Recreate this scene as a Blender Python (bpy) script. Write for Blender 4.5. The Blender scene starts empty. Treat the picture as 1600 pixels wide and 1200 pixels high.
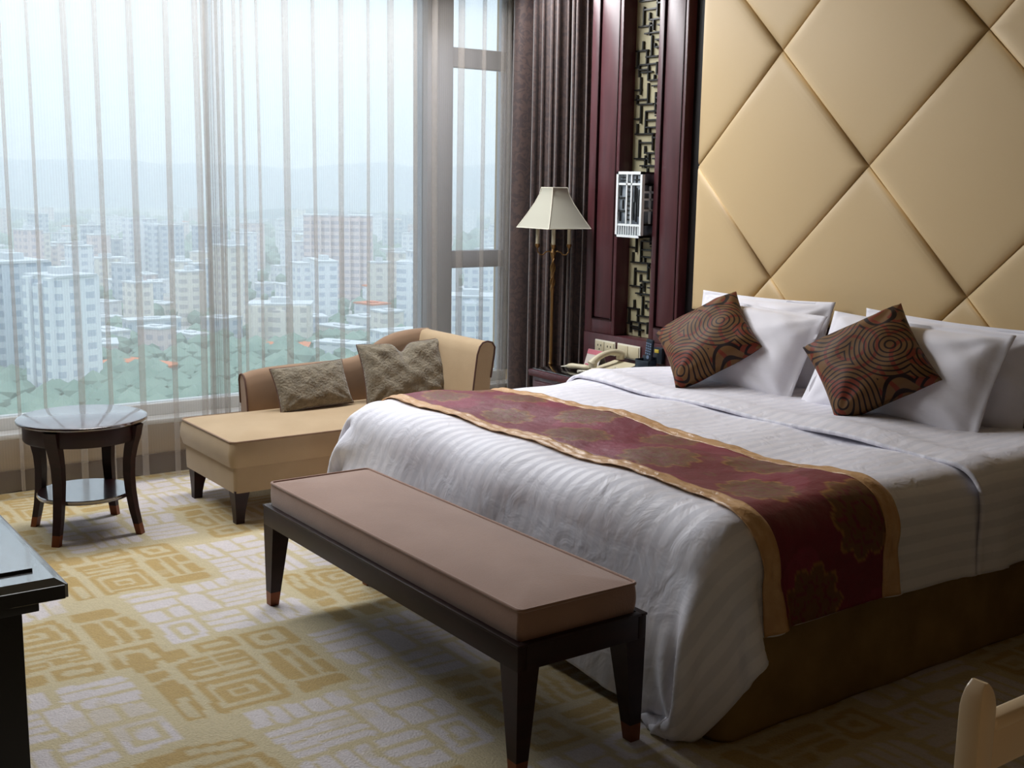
import bpy, bmesh, math, random
import numpy as np
from mathutils import Matrix, Vector, noise
random.seed(7); rng = np.random.RandomState(7)
S = bpy.context.scene
COL = S.collection
# ------------------------------------------------------------------ camera
cam_d = bpy.data.cameras.new('camera'); cam = bpy.data.objects.new('camera', cam_d); COL.objects.link(cam)
S.camera = cam
VL = (-530.0, 262.0); VW = (3370.0, 328.0)      # vanishing points of the two room directions
FP = math.sqrt(-((VL[0]-800)*(VW[0]-800)+(VL[1]-600)*(VW[1]-600)))
def _dir(p): return Vector((p[0]-800, -(p[1]-600), -FP)).normalized()
_X = -_dir(VL); _Y = _dir(VW); _Z = _X.cross(_Y)
CAMH = 1.65
R3 = Matrix((_X, _Y, _Z))
cam.matrix_world = Matrix.Translation((0, 0, CAMH)) @ R3.to_4x4()
cam_d.sensor_width = 36; cam_d.lens = FP/1600*36; cam_d.clip_start = 0.05; cam_d.clip_end = 60000
# ------------------------------------------------------------------ colour management, world, light
S.view_settings.view_transform = 'Standard'; S.view_settings.look = 'None'
S.view_settings.gamma = 1.0; S.view_settings.use_curve_mapping = False
S.view_settings.exposure = 0.0
W = bpy.data.worlds.new('world'); S.world = W; W.use_nodes = True
nt = W.node_tree; nt.nodes.clear()
wo = nt.nodes.new('ShaderNodeOutputWorld'); bg = nt.nodes.new('ShaderNodeBackground')
tc = nt.nodes.new('ShaderNodeTexCoord'); sp = nt.nodes.new('ShaderNodeSeparateXYZ')
rp = nt.nodes.new('ShaderNodeValToRGB')
nt.links.new(tc.outputs['Generated'], sp.inputs[0]); nt.links.new(sp.outputs['Z'], rp.inputs[0])
rp.color_ramp.elements[0].position = 0.0; rp.color_ramp.elements[0].color = (0.62, 0.80, 1.0, 1)
rp.color_ramp.elements[1].position = 1.0; rp.color_ramp.elements[1].color = (3.1, 3.3, 3.55, 1)
e = rp.color_ramp.elements.new(0.15); e.color = (0.72, 0.88, 1.06, 1)
nt.links.new(rp.outputs[0], bg.inputs[0]); bg.inputs[1].default_value = 1.07
nt.links.new(bg.outputs[0], wo.inputs[0])
rd_ = math.radians
def area(name, loc, rot, sx, sy, power=0, color=(1, 1, 1), portal=False):
    l = bpy.data.lights.new(name, 'AREA'); l.shape = 'RECTANGLE'; l.size = sx; l.size_y = sy
    l.energy = power; l.color = color
    if portal: l.cycles.is_portal = True
    o = bpy.data.objects.new(name, l); COL.objects.link(o); o.location = loc; o.rotation_euler = rot
    return o
area('window_portal', (-6.60, 1.5, 1.75), (0, -math.pi/2, 0), 2.9, 6.1, 1, portal=True)
area('window_side_fill', (-5.75, 2.3, 2.98), (0, rd_(-28), 0), .5, 4.2, 172, (0.97, 0.98, 1.0))  # unseen fill added along the ceiling by the window to brighten the room
dl = bpy.data.lights.new('desk_lamp_glow', 'POINT'); dl.energy = 5.5; dl.color = (1.0, .72, .46); dl.shadow_soft_size = .10
dlo = bpy.data.objects.new('desk_lamp_glow', dl); COL.objects.link(dlo); dlo.location = (.35, .75, 1.30)
cy = S.cycles
cy.max_bounces = 8; cy.diffuse_bounces = 4; cy.glossy_bounces = 3; cy.transmission_bounces = 4
cy.transparent_max_bounces = 24; cy.volume_bounces = 4; cy.caustics_reflective = False; cy.caustics_refractive = False
cy.use_denoising = True; cy.sample_clamp_indirect = 6.0

# ------------------------------------------------------------------ materials
def L(h):
    h = h.lstrip('#'); c = [int(h[i:i+2], 16)/255 for i in (0, 2, 4)]
    return tuple(x/12.92 if x <= .04045 else ((x+.055)/1.055)**2.4 for x in c)+(1,)
def newmat(name):
    m = bpy.data.materials.new(name); m.use_nodes = True
    n = m.node_tree; n.nodes.clear()
    out = n.nodes.new('ShaderNodeOutputMaterial')
    return m, n, out
def principled(name, col, rough=.6, metal=0, spec=.5, bump=None, col2=None, cscale=6, sheen=0, coat=0, coord='Object', stretch=(1, 1, 1), coatr=.08, coatior=1.5):
    m, n, out = newmat(name)
    p = n.nodes.new('ShaderNodeBsdfPrincipled'); n.links.new(p.outputs[0], out.inputs[0])
    p.inputs['Base Color'].default_value = col; p.inputs['Roughness'].default_value = rough
    p.inputs['Metallic'].default_value = metal; p.inputs['Specular IOR Level'].default_value = spec
    if sheen: p.inputs['Sheen Weight'].default_value = sheen; p.inputs['Sheen Roughness'].default_value = .4
    if coat: p.inputs['Coat Weight'].default_value = coat; p.inputs['Coat Roughness'].default_value = coatr; p.inputs['Coat IOR'].default_value = coatior
    t = n.nodes.new('ShaderNodeTexCoord'); mp = n.nodes.new('ShaderNodeMapping'); mp.inputs['Scale'].default_value = stretch
    n.links.new(t.outputs[coord], mp.inputs[0])
    if col2:
        no = n.nodes.new('ShaderNodeTexNoise'); no.inputs['Scale'].default_value = cscale; no.inputs['Detail'].default_value = 4
        n.links.new(mp.outputs[0], no.inputs['Vector'])
        r = n.nodes.new('ShaderNodeValToRGB'); r.color_ramp.elements[0].position = .35; r.color_ramp.elements[1].position = .65
        r.color_ramp.elements[0].color = col; r.color_ramp.elements[1].color = col2
        n.links.new(no.outputs['Fac'], r.inputs[0]); n.links.new(r.outputs[0], p.inputs['Base Color'])
    if bump:
        sc, st = bump
        no = n.nodes.new('ShaderNodeTexNoise'); no.inputs['Scale'].default_value = sc; no.inputs['Detail'].default_value = 4
        n.links.new(mp.outputs[0], no.inputs['Vector'])
        b = n.nodes.new('ShaderNodeBump'); b.inputs['Strength'].default_value = st; b.inputs['Distance'].default_value = .01
        n.links.new(no.outputs['Fac'], b.inputs['Height']); n.links.new(b.outputs[0], p.inputs['Normal'])
    return m
M = {}
M['plaster'] = principled('plaster', L('#b9a487'), .8, bump=(40, .1))
M['ceiling'] = principled('ceiling_paint', L('#a8a090'), .85)
M['darkwall'] = principled('dark_wallcovering', L('#2c211a'), .8)
M['basewood'] = principled('baseboard_wood', L('#2e1712'), .35)
M['wood'] = principled('mahogany_panel', L('#52292e'), .4, col2=L('#462026'), cscale=5, stretch=(6, 6, .6), coat=.15, coatr=.3)
M['darkwood'] = principled('dark_mahogany', L('#1e090b'), .42, col2=L('#2c0d0f'), cscale=5, stretch=(1, 1, 6), spec=.3)
M['espresso'] = principled('espresso_wood', L('#200e0b'), .48, col2=L('#2a120e'), cscale=6, stretch=(1, 1, 5), spec=.3)
M['tabletop'] = principled('polished_tabletop', L('#2c1518'), .3, coat=1.0, coatr=.06, coatior=2.4, col2=L('#3c2022'), cscale=4, stretch=(1, 6, 1))
M['black'] = principled('black_lacquer', L('#0b0807'), .5, coat=.0)
M['blacktop'] = principled('black_gloss_top', L('#0a0908'), .22, coat=1.0, coatr=.08, coatior=2.4)
M['blackgap'] = principled('black_recess', L('#0a0608'), .5)
M['brass'] = principled('aged_brass', L('#8a6a42'), .35, metal=.9)
M['brasstip'] = principled('brass_ferrule', L('#7a4428'), .4, metal=.6)
M['headfab'] = principled('gold_faux_leather', L('#d3b88b'), .5, bump=(260, .06), spec=.35)
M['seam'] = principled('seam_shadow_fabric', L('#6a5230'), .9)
M['taupe'] = principled('taupe_velvet', L('#91705f'), .85, sheen=.5, col2=L('#9a7968'), cscale=5, bump=(150, .1))
M['taupedark'] = principled('taupe_piping', L('#5a3f35'), .8)
M['beige'] = principled('beige_velvet', L('#a99170'), .85, sheen=.3, col2=L('#b19978'), cscale=5, bump=(150, .08))
M['chaiseback'] = principled('shaded_beige_velvet', L('#876c55'), .85, sheen=.3, col2=L('#8f745c'), cscale=5)  # beige velvet with the back's shade put into its colour; also colours the piping
M['fur'] = principled('taupe_faux_fur', L('#6f6656'), .95, sheen=.5, col2=L('#877d6a'), cscale=28, bump=(90, .9))
M['skirt'] = principled('bronze_bed_skirt', L('#9a7c48'), .7, col2=L('#86693a'), cscale=7, bump=(20, .15))
M['white'] = principled('white_cotton', L('#e9e7ee'), .75, bump=(7, .35), sheen=.1, stretch=(1, 1, 2.2))
M['gold'] = principled('gold_satin', L('#cfa475'), .38, col2=L('#bf9160'), cscale=14, bump=(26, .8), stretch=(1, 1, 1))
M['shade'] = principled('cream_lampshade', L('#a8a698'), .8)
M['ivory'] = principled('ivory_plastic', L('#cfc5a8'), .4)
M['offwhite'] = principled('offwhite_plastic', L('#dcd8c8'), .4)
M['cream'] = principled('cream_painted_wood', L('#e6cba4'), .4, coat=.3)
M['navy'] = principled('dark_slate_plastic', L('#1a2430'), .35)
M['grey'] = principled('grey_buttons', L('#6a7c94'), .4)
M['pink'] = principled('pink_card', L('#c8707e'), .7)
M['card'] = principled('printed_card', L('#d9cfc6'), .7)
M['fretblack'] = principled('black_fretwork', L('#0c0b0a'), .4)
M['frame'] = principled('window_frame_metal', L('#adafb6'), .5)
M['sill'] = principled('white_sill_stone', L('#e2e2e0'), .35)
M['lampwhite'] = principled('white_lattice_frame', L('#e6ecee'), .5)
M['pad'] = principled('desk_pad', L('#0d0c0c'), .25, coat=1, coatr=.08, coatior=2.4)

def mat_glass():
    m, n, out = newmat('window_glass')
    t = n.nodes.new('ShaderNodeBsdfTransparent'); g = n.nodes.new('ShaderNodeBsdfGlossy'); g.inputs['Roughness'].default_value = .02
    t.inputs[0].default_value = (.93, .96, .97, 1)
    f = n.nodes.new('ShaderNodeFresnel'); f.inputs['IOR'].default_value = 1.3
    mx = n.nodes.new('ShaderNodeMixShader'); n.links.new(f.outputs[0], mx.inputs[0]); n.links.new(t.outputs[0], mx.inputs[1]); n.links.new(g.outputs[0], mx.inputs[2])
    n.links.new(mx.outputs[0], out.inputs[0]); return m
M['glass'] = mat_glass()
def mat_sheer(name, dens=.24):
    m, n, out = newmat(name)
    t = n.nodes.new('ShaderNodeBsdfTransparent')
    d = n.nodes.new('ShaderNodeBsdfDiffuse'); d.inputs[0].default_value = L('#d2cbc4')
    tr = n.nodes.new('ShaderNodeBsdfTranslucent'); tr.inputs[0].default_value = L('#dad0c6')
    a = n.nodes.new('ShaderNodeMixShader'); a.inputs[0].default_value = .5
    n.links.new(d.outputs[0], a.inputs[1]); n.links.new(tr.outputs[0], a.inputs[2])
    uv = n.nodes.new('ShaderNodeUVMap'); uv.uv_map = 'UVMap'
    s = n.nodes.new('ShaderNodeSeparateXYZ'); n.links.new(uv.outputs[0], s.inputs[0])
    mu = n.nodes.new('ShaderNodeMath'); mu.operation = 'MULTIPLY'; mu.inputs[1].default_value = 2*math.pi/.014
    n.links.new(s.outputs['X'], mu.inputs[0])
    si = n.nodes.new('ShaderNodeMath'); si.operation = 'SINE'; n.links.new(mu.outputs[0], si.inputs[0])
    ma = n.nodes.new('ShaderNodeMath'); ma.operation = 'MULTIPLY_ADD'; ma.inputs[1].default_value = .02; ma.inputs[2].default_value = dens
    n.links.new(si.outputs[0], ma.inputs[0])
    mx = n.nodes.new('ShaderNodeMixShader'); n.links.new(ma.outputs[0], mx.inputs[0])
    n.links.new(t.outputs[0], mx.inputs[1]); n.links.new(a.outputs[0], mx.inputs[2])
    n.links.new(mx.outputs[0], out.inputs[0]); return m
M['sheer'] = mat_sheer('sheer_voile', .32)
M['sheerhem'] = mat_sheer('sheer_voile_hem', .5)
def mat_stripe():
    m, n, out = newmat('sateen_stripe_cotton')
    p = n.nodes.new('ShaderNodeBsdfPrincipled'); n.links.new(p.outputs[0], out.inputs[0])
    uv = n.nodes.new('ShaderNodeUVMap'); uv.uv_map = 'UVMap'
    s = n.nodes.new('ShaderNodeSeparateXYZ'); n.links.new(uv.outputs[0], s.inputs[0])
    mu = n.nodes.new('ShaderNodeMath'); mu.operation = 'MULTIPLY'; mu.inputs[1].default_value = 2*math.pi/.058
    si = n.nodes.new('ShaderNodeMath'); si.operation = 'SINE'
    n.links.new(s.outputs['X'], mu.inputs[0]); n.links.new(mu.outputs[0], si.inputs[0])
    mr = n.nodes.new('ShaderNodeMapRange'); mr.inputs['From Min'].default_value = -.25; mr.inputs['From Max'].default_value = .25
    n.links.new(si.outputs[0], mr.inputs[0])
    c = n.nodes.new('ShaderNodeMix'); c.data_type = 'RGBA'; c.inputs['A'].default_value = L('#eceaf2'); c.inputs['B'].default_value = L('#e1e0e9')
    n.links.new(mr.outputs[0], c.inputs['Factor']); n.links.new(c.outputs['Result'], p.inputs['Base Color'])
    r = n.nodes.new('ShaderNodeMapRange'); r.inputs['To Min'].default_value = .5; r.inputs['To Max'].default_value = .72
    n.links.new(mr.outputs[0], r.inputs[0]); n.links.new(r.outputs[0], p.inputs['Roughness'])
    p.inputs['Specular IOR Level'].default_value = .4
    t = n.nodes.new('ShaderNodeTexCoord'); no = n.nodes.new('ShaderNodeTexNoise'); no.inputs['Scale'].default_value = 9; no.inputs['Detail'].default_value = 3
    no.inputs['Distortion'].default_value = .8
    n.links.new(t.outputs['Object'], no.inputs['Vector'])
    b = n.nodes.new('ShaderNodeBump'); b.inputs['Strength'].default_value = .45; b.inputs['Distance'].default_value = .02
    n.links.new(no.outputs['Fac'], b.inputs['Height']); n.links.new(b.outputs[0], p.inputs['Normal'])
    return m
M['stripe'] = mat_stripe()
def mat_attr(name, rough, bump, attr='tint', spec=.4, sheen=0):
    m, n, out = newmat(name)
    p = n.nodes.new('ShaderNodeBsdfPrincipled'); n.links.new(p.outputs[0], out.inputs[0])
    a = n.nodes.new('ShaderNodeAttribute'); a.attribute_name = attr
    p.inputs['Roughness'].default_value = rough; p.inputs['Specular IOR Level'].default_value = spec
    if sheen: p.inputs['Sheen Weight'].default_value = sheen
    t = n.nodes.new('ShaderNodeTexCoord'); no = n.nodes.new('ShaderNodeTexNoise'); no.inputs['Scale'].default_value = bump[0]; no.inputs['Detail'].default_value = 5
    n.links.new(t.outputs['Object'], no.inputs['Vector'])
    hm = n.nodes.new('ShaderNodeMix'); hm.data_type = 'RGBA'; hm.blend_type = 'MULTIPLY'
    rr = n.nodes.new('ShaderNodeMapRange'); rr.inputs['From Min'].default_value = .3; rr.inputs['From Max'].default_value = .7; rr.inputs['To Min'].default_value = .86; rr.inputs['To Max'].default_value = 1.0
    n.links.new(no.outputs['Fac'], rr.inputs[0]); hm.inputs['Factor'].default_value = 1
    n.links.new(a.outputs['Color'], hm.inputs['A']); n.links.new(rr.outputs[0], hm.inputs['B'])
    n.links.new(hm.outputs['Result'], p.inputs['Base Color'])
    b = n.nodes.new('ShaderNodeBump'); b.inputs['Strength'].default_value = bump[1]; b.inputs['Distance'].default_value = .01
    n.links.new(no.outputs['Fac'], b.inputs['Height']); n.links.new(b.outputs[0], p.inputs['Normal'])
    return m
M['carpet'] = mat_attr('patterned_carpet', .95, (120, .6), spec=.1, sheen=.2)
M['runner'] = mat_attr('burgundy_brocade', .5, (22, .5), spec=.4)
def mat_rings():
    m, n, out = newmat('swirl_jacquard')
    p = n.nodes.new('ShaderNodeBsdfPrincipled'); n.links.new(p.outputs[0], out.inputs[0])
    t = n.nodes.new('ShaderNodeTexCoord'); mp = n.nodes.new('ShaderNodeMapping'); mp.inputs['Scale'].default_value = (1, .25, 1)
    n.links.new(t.outputs['Object'], mp.inputs[0])
    def vor(sc, off):
        v = n.nodes.new('ShaderNodeTexVoronoi'); v.inputs['Scale'].default_value = sc; v.feature = 'F1'
        m2 = n.nodes.new('ShaderNodeMapping'); m2.inputs['Location'].default_value = off
        n.links.new(mp.outputs[0], m2.inputs[0]); n.links.new(m2.outputs[0], v.inputs['Vector']); return v
    v = vor(4.3, (.31, .1, .43)); v2 = vor(3.3, (.7, .2, .1))
    def band(v, k):
        mu = n.nodes.new('ShaderNodeMath'); mu.operation = 'MULTIPLY'; mu.inputs[1].default_value = k; n.links.new(v.outputs['Distance'], mu.inputs[0])
        si = n.nodes.new('ShaderNodeMath'); si.operation = 'SINE'; n.links.new(mu.outputs[0], si.inputs[0]); return si
    b1 = band(v, 72); b2 = band(v2, 38)
    c1 = n.nodes.new('ShaderNodeValToRGB'); cr = c1.color_ramp; cr.elements[0].position = .35; cr.elements[0].color = L('#705132'); cr.elements[1].position = .62; cr.elements[1].color = L('#1c0b08')
    n.links.new(b1.outputs[0], c1.inputs[0])
    c2 = n.nodes.new('ShaderNodeValToRGB'); cr = c2.color_ramp; cr.elements[0].position = .55; cr.elements[0].color = L('#6a4a28'); cr.elements[1].position = .62; cr.elements[1].color = L('#74180d')
    n.links.new(b2.outputs[0], c2.inputs[0])
    gt = n.nodes.new('ShaderNodeMath'); gt.operation = 'GREATER_THAN'; gt.inputs[1].default_value = .52; n.links.new(v.outputs['Color'], gt.inputs[0])
    mx = n.nodes.new('ShaderNodeMix'); mx.data_type = 'RGBA'; mx.blend_type = 'DARKEN'; n.links.new(c1.outputs[0], mx.inputs['A']); n.links.new(c2.outputs[0], mx.inputs['B']); mx.inputs['Factor'].default_value = .75
    n.links.new(mx.outputs['Result'], p.inputs['Base Color'])
    p.inputs['Roughness'].default_value = .6; p.inputs['Specular IOR Level'].default_value = .25
    b = n.nodes.new('ShaderNodeBump'); b.inputs['Strength'].default_value = .05; b.inputs['Distance'].default_value = .002
    n.links.new(b1.outputs[0], b.inputs['Height']); n.links.new(b.outputs[0], p.inputs['Normal'])
    return m
M['rings'] = mat_rings()
def mat_drape():
    m, n, out = newmat('dark_damask_drape')
    p = n.nodes.new('ShaderNodeBsdfPrincipled'); n.links.new(p.outputs[0], out.inputs[0])
    t = n.nodes.new('ShaderNodeTexCoord'); v = n.nodes.new('ShaderNodeTexNoise'); v.inputs['Scale'].default_value = 16; v.inputs['Distortion'].default_value = 2.5; v.inputs['Detail'].default_value = 2
    n.links.new(t.outputs['Object'], v.inputs['Vector'])
    c = n.nodes.new('ShaderNodeValToRGB'); c.color_ramp.elements[0].position = .44; c.color_ramp.elements[0].color = L('#4a3833'); c.color_ramp.elements[1].position = .56; c.color_ramp.elements[1].color = L('#382a2a')
    n.links.new(v.outputs['Fac'], c.inputs[0]); n.links.new(c.outputs[0], p.inputs['Base Color'])
    p.inputs['Roughness'].default_value = .6; p.inputs['Sheen Weight'].default_value = .3
    return m
M['drape'] = mat_drape()

# ------------------------------------------------------------------ object helpers
def thing(name, label, cat, loc=(0, 0, 0), group=None, kind=None):
    o = bpy.data.objects.new(name, None); COL.objects.link(o); o.location = loc; o.empty_display_size = .1
    tag(o, label, cat, group, kind); return o
def tag(o, label=None, cat=None, group=None, kind=None):
    if label: o['label'] = label
    if cat: o['category'] = cat
    if group: o['group'] = group
    if kind: o['kind'] = kind
    return o
def root_loc(p):
    v = Vector((0, 0, 0))
    while p is not None: v += p.location; p = p.parent
    return v
def obj(name, vf, mat, parent=None, smooth=40, uv=None, tint=None, origin=None, kind=None):
    """vf = (verts, faces) in world coordinates; linked as one mesh object, local to its parent"""
    verts, faces = vf
    V = np.asarray(verts, dtype=float).reshape(-1, 3)
    off = np.array(root_loc(parent)) if parent is not None else np.array(origin if origin is not None else (0, 0, 0), float)
    me = bpy.data.meshes.new(name)
    me.from_pydata((V-off).tolist(), [], [list(map(int, f)) for f in faces])
    if smooth:
        me.shade_smooth()
        if smooth < 180: me.set_sharp_from_angle(angle=math.radians(smooth))
    if uv is not None:
        ul = me.uv_layers.new(name='UVMap'); li = np.zeros(len(me.loops), dtype=np.int32)
        me.loops.foreach_get('vertex_index', li)
        ul.data.foreach_set('uv', np.asarray(uv, dtype=np.float32)[li].ravel())
    if tint is not None:
        ca = me.color_attributes.new('tint', 'FLOAT_COLOR', 'POINT')
        ca.data.foreach_set('color', np.asarray(tint, dtype=np.float32).ravel())
    me.materials.append(mat)
    o = bpy.data.objects.new(name, me); COL.objects.link(o)
    if parent is not None: o.parent = parent
    elif origin is not None: o.location = origin
    if kind: o['kind'] = kind
    return o
def join(*parts):
    V = []; F = []
    for v, f in parts:
        n = len(V); V += [tuple(x) for x in v]; F += [[i+n for i in q] for q in f]
    return V, F
def box(x0, x1, y0, y1, z0, z1, r=.0, seg=2):
    if x0 > x1: x0, x1 = x1, x0
    if y0 > y1: y0, y1 = y1, y0
    bm = bmesh.new(); bmesh.ops.create_cube(bm, size=1)
    for v in bm.verts: v.co = Vector(((x0+x1)/2+v.co.x*(x1-x0), (y0+y1)/2+v.co.y*(y1-y0), (z0+z1)/2+v.co.z*(z1-z0)))
    if r > 0: bmesh.ops.bevel(bm, geom=bm.edges[:], offset=min(r, (x1-x0)/2.1, (y1-y0)/2.1, (z1-z0)/2.1), segments=seg, profile=.5, affect='EDGES')
    V = [tuple(v.co) for v in bm.verts]; bm.verts.index_update(); F = [[v.index for v in f.verts] for f in bm.faces]; bm.free()
    return V, F
def loft(rings, closed=True, cap0=True, cap1=True):
    n = len(rings[0]); V = [tuple(p) for r in rings for p in r]; F = []
    for i in range(len(rings)-1):
        for j in range(n if closed else n-1):
            a = i*n+j; b = i*n+(j+1) % n
            F.append([a, b, b+n, a+n])
    if cap0: F.append(list(range(n))[::-1])
    if cap1: F.append([(len(rings)-1)*n+j for j in range(n)])
    return V, F
def circ(cx, cy, z, r, n=48): return [(cx+r*math.cos(2*math.pi*k/n), cy+r*math.sin(2*math.pi*k/n), z) for k in range(n)]
def lathe(cx, cy, prof, n=32): return loft([circ(cx, cy, z, max(r, 1e-4), n) for r, z in prof])
def rrect(cx, cy, hx, hy, z, rc, m=6):
    rc = min(rc, hx*.98, hy*.98); P = []
    for k, (sx, sy) in enumerate(((1, 1), (-1, 1), (-1, -1), (1, -1))):
        for i in range(m+1):
            a = math.pi/2*(k+i/m)
            P.append((cx+sx*(hx-rc)+rc*math.cos(a), cy+sy*(hy-rc)+rc*math.sin(a), z))
    return P
def tube(path, r, n=8, closed=False):
    P = [Vector(p) for p in path]; N = len(P); R = []
    rr = [float(q) for q in r] if hasattr(r, '__len__') else [float(r)]*N
    up = None
    for i in range(N):
        if closed: t = (P[(i+1) % N]-P[i-1]).normalized()
        else: t = (P[min(i+1, N-1)]-P[max(i-1, 0)]).normalized()
        if up is None: up = t.orthogonal().normalized()
        up = (up-t*up.dot(t)).normalized(); s = t.cross(up)
        R.append([tuple(P[i]+rr[i]*(math.cos(2*math.pi*k/n)*up+math.sin(2*math.pi*k/n)*s)) for k in range(n)])
    if closed:
        V, F = loft(R, cap0=False, cap1=False)
        m = (N-1)*n
        for j in range(n): F.append([m+j, m+(j+1) % n, (j+1) % n, j])
        return V, F
    return loft(R)
def pad(x0, x1, y0, y1, z0, z1, dome=.02, rc=.03, bulge=.008, seed=0, n=8):
    """an upholstered cushion block with softly domed top"""
    cx, cy, hx, hy = (x0+x1)/2, (y0+y1)/2, (x1-x0)/2, (y1-y0)/2
    R = []
    for t in np.linspace(0, 1, 7):
        z = z0+(z1-z0)*t; b = bulge*math.sin(math.pi*t); R.append(rrect(cx, cy, hx+b, hy+b, z, rc))
    h = min(hx, hy)
    for t in np.linspace(0, 1, n)[1:]:
        d = h*t*.98; zz = z1+dome*(1-(1-t)**2.6)
        R.append(rrect(cx, cy, hx-d, hy-d, zz, rc*(1-t)+.002))
    return loft(R)
def grid_faces(nu, nv):
    return [[i*nv+j, (i+1)*nv+j, (i+1)*nv+j+1, i*nv+j+1] for i in range(nu-1) for j in range(nv-1)]
def quadleg(top, bot, n=1):
    """tapered leg from two rectangles ((x0,x1,y0,y1,z))"""
    R = []
    for x0, x1, y0, y1, z in (bot, top): R.append([(x0, y0, z), (x1, y0, z), (x1, y1, z), (x0, y1, z)])
    return loft(R)

# ================================================================== SETTING
XW = -6.50                                  # glass plane
# carpet: pattern laid out on a fine grid as a colour attribute
def carpet():
    step = .0125; x0, x1, y0, y1 = -6.36, -1.6, .1, 4.7
    xs = np.arange(x0, x1, step); ys = np.arange(y0, y1, step)
    X, Y = np.meshgrid(xs, ys, indexing='ij')
    def nz(sx, sy, seed):
        r = np.random.RandomState(seed); g = r.rand(int(30*sx)+4, int(30*sy)+4)
        u = (X-x0)*sx; v = (Y-y0)*sy; i = u.astype(int); j = v.astype(int); fu = u-i; fv = v-j
        fu = fu*fu*(3-2*fu); fv = fv*fv*(3-2*fv)
        return (g[i, j]*(1-fu)+g[i+1, j]*fu)*(1-fv)+(g[i, j+1]*(1-fu)+g[i+1, j+1]*fu)*fv
    wx = X+.034*(nz(7, 7, 1)-.5)+.03*(nz(2.2, 2.2, 2)-.5); wy = Y+.034*(nz(7, 7, 3)-.5)+.03*(nz(2.2, 2.2, 4)-.5)
    base = np.array(L('#cdbf9c')[:3]); yel = np.array(L('#bda26c')[:3]); yel2 = np.array(L('#c29c4c')[:3]); lav = np.array(L('#d8d0d0')[:3])
    C = np.empty(X.shape+(3,)); C[:] = base
    T = .62
    r = random.Random(5)
    def rr(u, v, a, b, c, d, rad=.012):
        """signed distance to a rounded rectangle, negative inside"""
        cx, cy, hx, hy = (a+b)/2, (c+d)/2, abs(b-a)/2-rad, abs(d-c)/2-rad
        qx = np.abs(u-cx)-hx; qy = np.abs(v-cy)-hy
        return np.hypot(np.maximum(qx, 0), np.maximum(qy, 0))+np.minimum(np.maximum(qx, qy), 0)-rad
    def put(mask, col): C[mask] = col
    for I in range(-1, 9):
        for J in range(-1, 9):
            ox = x0+I*T+(J % 2)*.12; oy = y0-.2+J*T+(I % 2)*.17
            u = wx-ox; v = wy-oy
            near = (u > -.1) & (u < T+.1) & (v > -.1) & (v < T+.1)
            if not near.any(): continue
            yellow = (I+J) % 2 == 0
            col = yel if yellow else lav
            idx = np.where(near); uu = u[idx]; vv = v[idx]
            cell = C[idx]
            def P(a, b, c, d, inv=False, rad=.014):
                s = rr(uu, vv, a, b, c, d, rad); cell[s < 0] = base if inv else col
            # left block: long bars, right block: nested loops, top: mixed short bars
            if r.random() < .5: uu, vv = vv, uu
            if r.random() < .5: uu = T-uu
            if yellow:
                P(.02, .34, .03, .105); P(.04, .20, .05, .085, True); P(.36, .44, .03, .10)
                P(.46, .60, .02, .09)
                P(.02, .28, .14, .38); P(.05, .25, .165, .355, True); P(.075, .225, .185, .335); P(.11, .19, .215, .30, True); P(.13, .17, .235, .28)
                P(.30, .46, .14, .38); P(.325, .36, .16, .36, True); P(.38, .395, .16, .36, True); P(.36, .46, .25, .262, True); P(.425, .435, .16, .38, True)
                P(.49, .59, .12, .20); P(.49, .59, .23, .40); P(.52, .56, .26, .37, True)
                P(.02, .10, .42, .59); P(.12, .38, .42, .48); P(.12, .38, .50, .535); P(.12, .24, .555, .60); P(.27, .38, .555, .60)
                P(.41, .59, .43, .60); P(.44, .56, .46, .57, True); P(.47, .53, .49, .54)
            else:
                for k in range(5): P(.02+k*.068, .075+k*.068, .02, .13)
                P(.38, .60, .02, .06); P(.38, .60, .075, .125)
                for k in range(4): P(.03, .30, .155+k*.052, .195+k*.052)
                P(.32, .40, .15, .36); P(.42, .60, .15, .23); P(.42, .50, .25, .36); P(.52, .60, .25, .36)
                for k in range(4): P(.02+k*.06, .068+k*.06, .39, .60)
                P(.27, .42, .39, .45); P(.27, .42, .47, .52); P(.27, .42, .54, .60); P(.45, .60, .39, .60); P(.48, .57, .42, .57, True); P(.50, .55, .45, .54)
            C[idx] = cell
    m = (nz(9, 9, 9) > .80); C[m] = C[m]*.6+base*.4
    n3 = nz(3, 3, 11)[..., None]; C *= (.94+.12*n3)
    C *= (.95+.1*rng.rand(*X.shape))[..., None]
    V = np.stack([X, Y, 0*X], -1).reshape(-1, 3)
    tint = np.concatenate([C.reshape(-1, 3), np.ones((V.shape[0], 1))], 1)
    nu, nv = X.shape
    idx = (np.arange(nu-1)[:, None]*nv+np.arange(nv-1)[None]).ravel()
    F = np.stack([idx, idx+nv, idx+nv+1, idx+1], 1).tolist()
    # surrounding floor as a few big quads
    V = V.tolist(); n = len(V)
    X0, X1, Y0, Y1 = -6.7, 1.6, -1.6, 4.75; xe = float(xs[-1]); ye = float(ys[-1])
    for a, b, c, d in ((X0, x0, Y0, Y1), (xe, X1, Y0, Y1), (x0, xe, Y0, y0), (x0, xe, ye, Y1)):
        V += [(a, c, 0), (b, c, 0), (b, d, 0), (a, d, 0)]; F.append([n, n+1, n+2, n+3]); n += 4
    t2 = np.tile(np.append(base*.9, 1), (16, 1)); tint = np.concatenate([tint, t2])
    return obj('floor', (V, F), M['carpet'], smooth=0, tint=tint, kind='structure')
carpet()
def struct(name, vf, mat, parent=None, smooth=40, origin=None):
    o = obj(name, vf, mat, parent, smooth, origin=origin)
    if parent is None: o['kind'] = 'structure'
    return o
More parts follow.
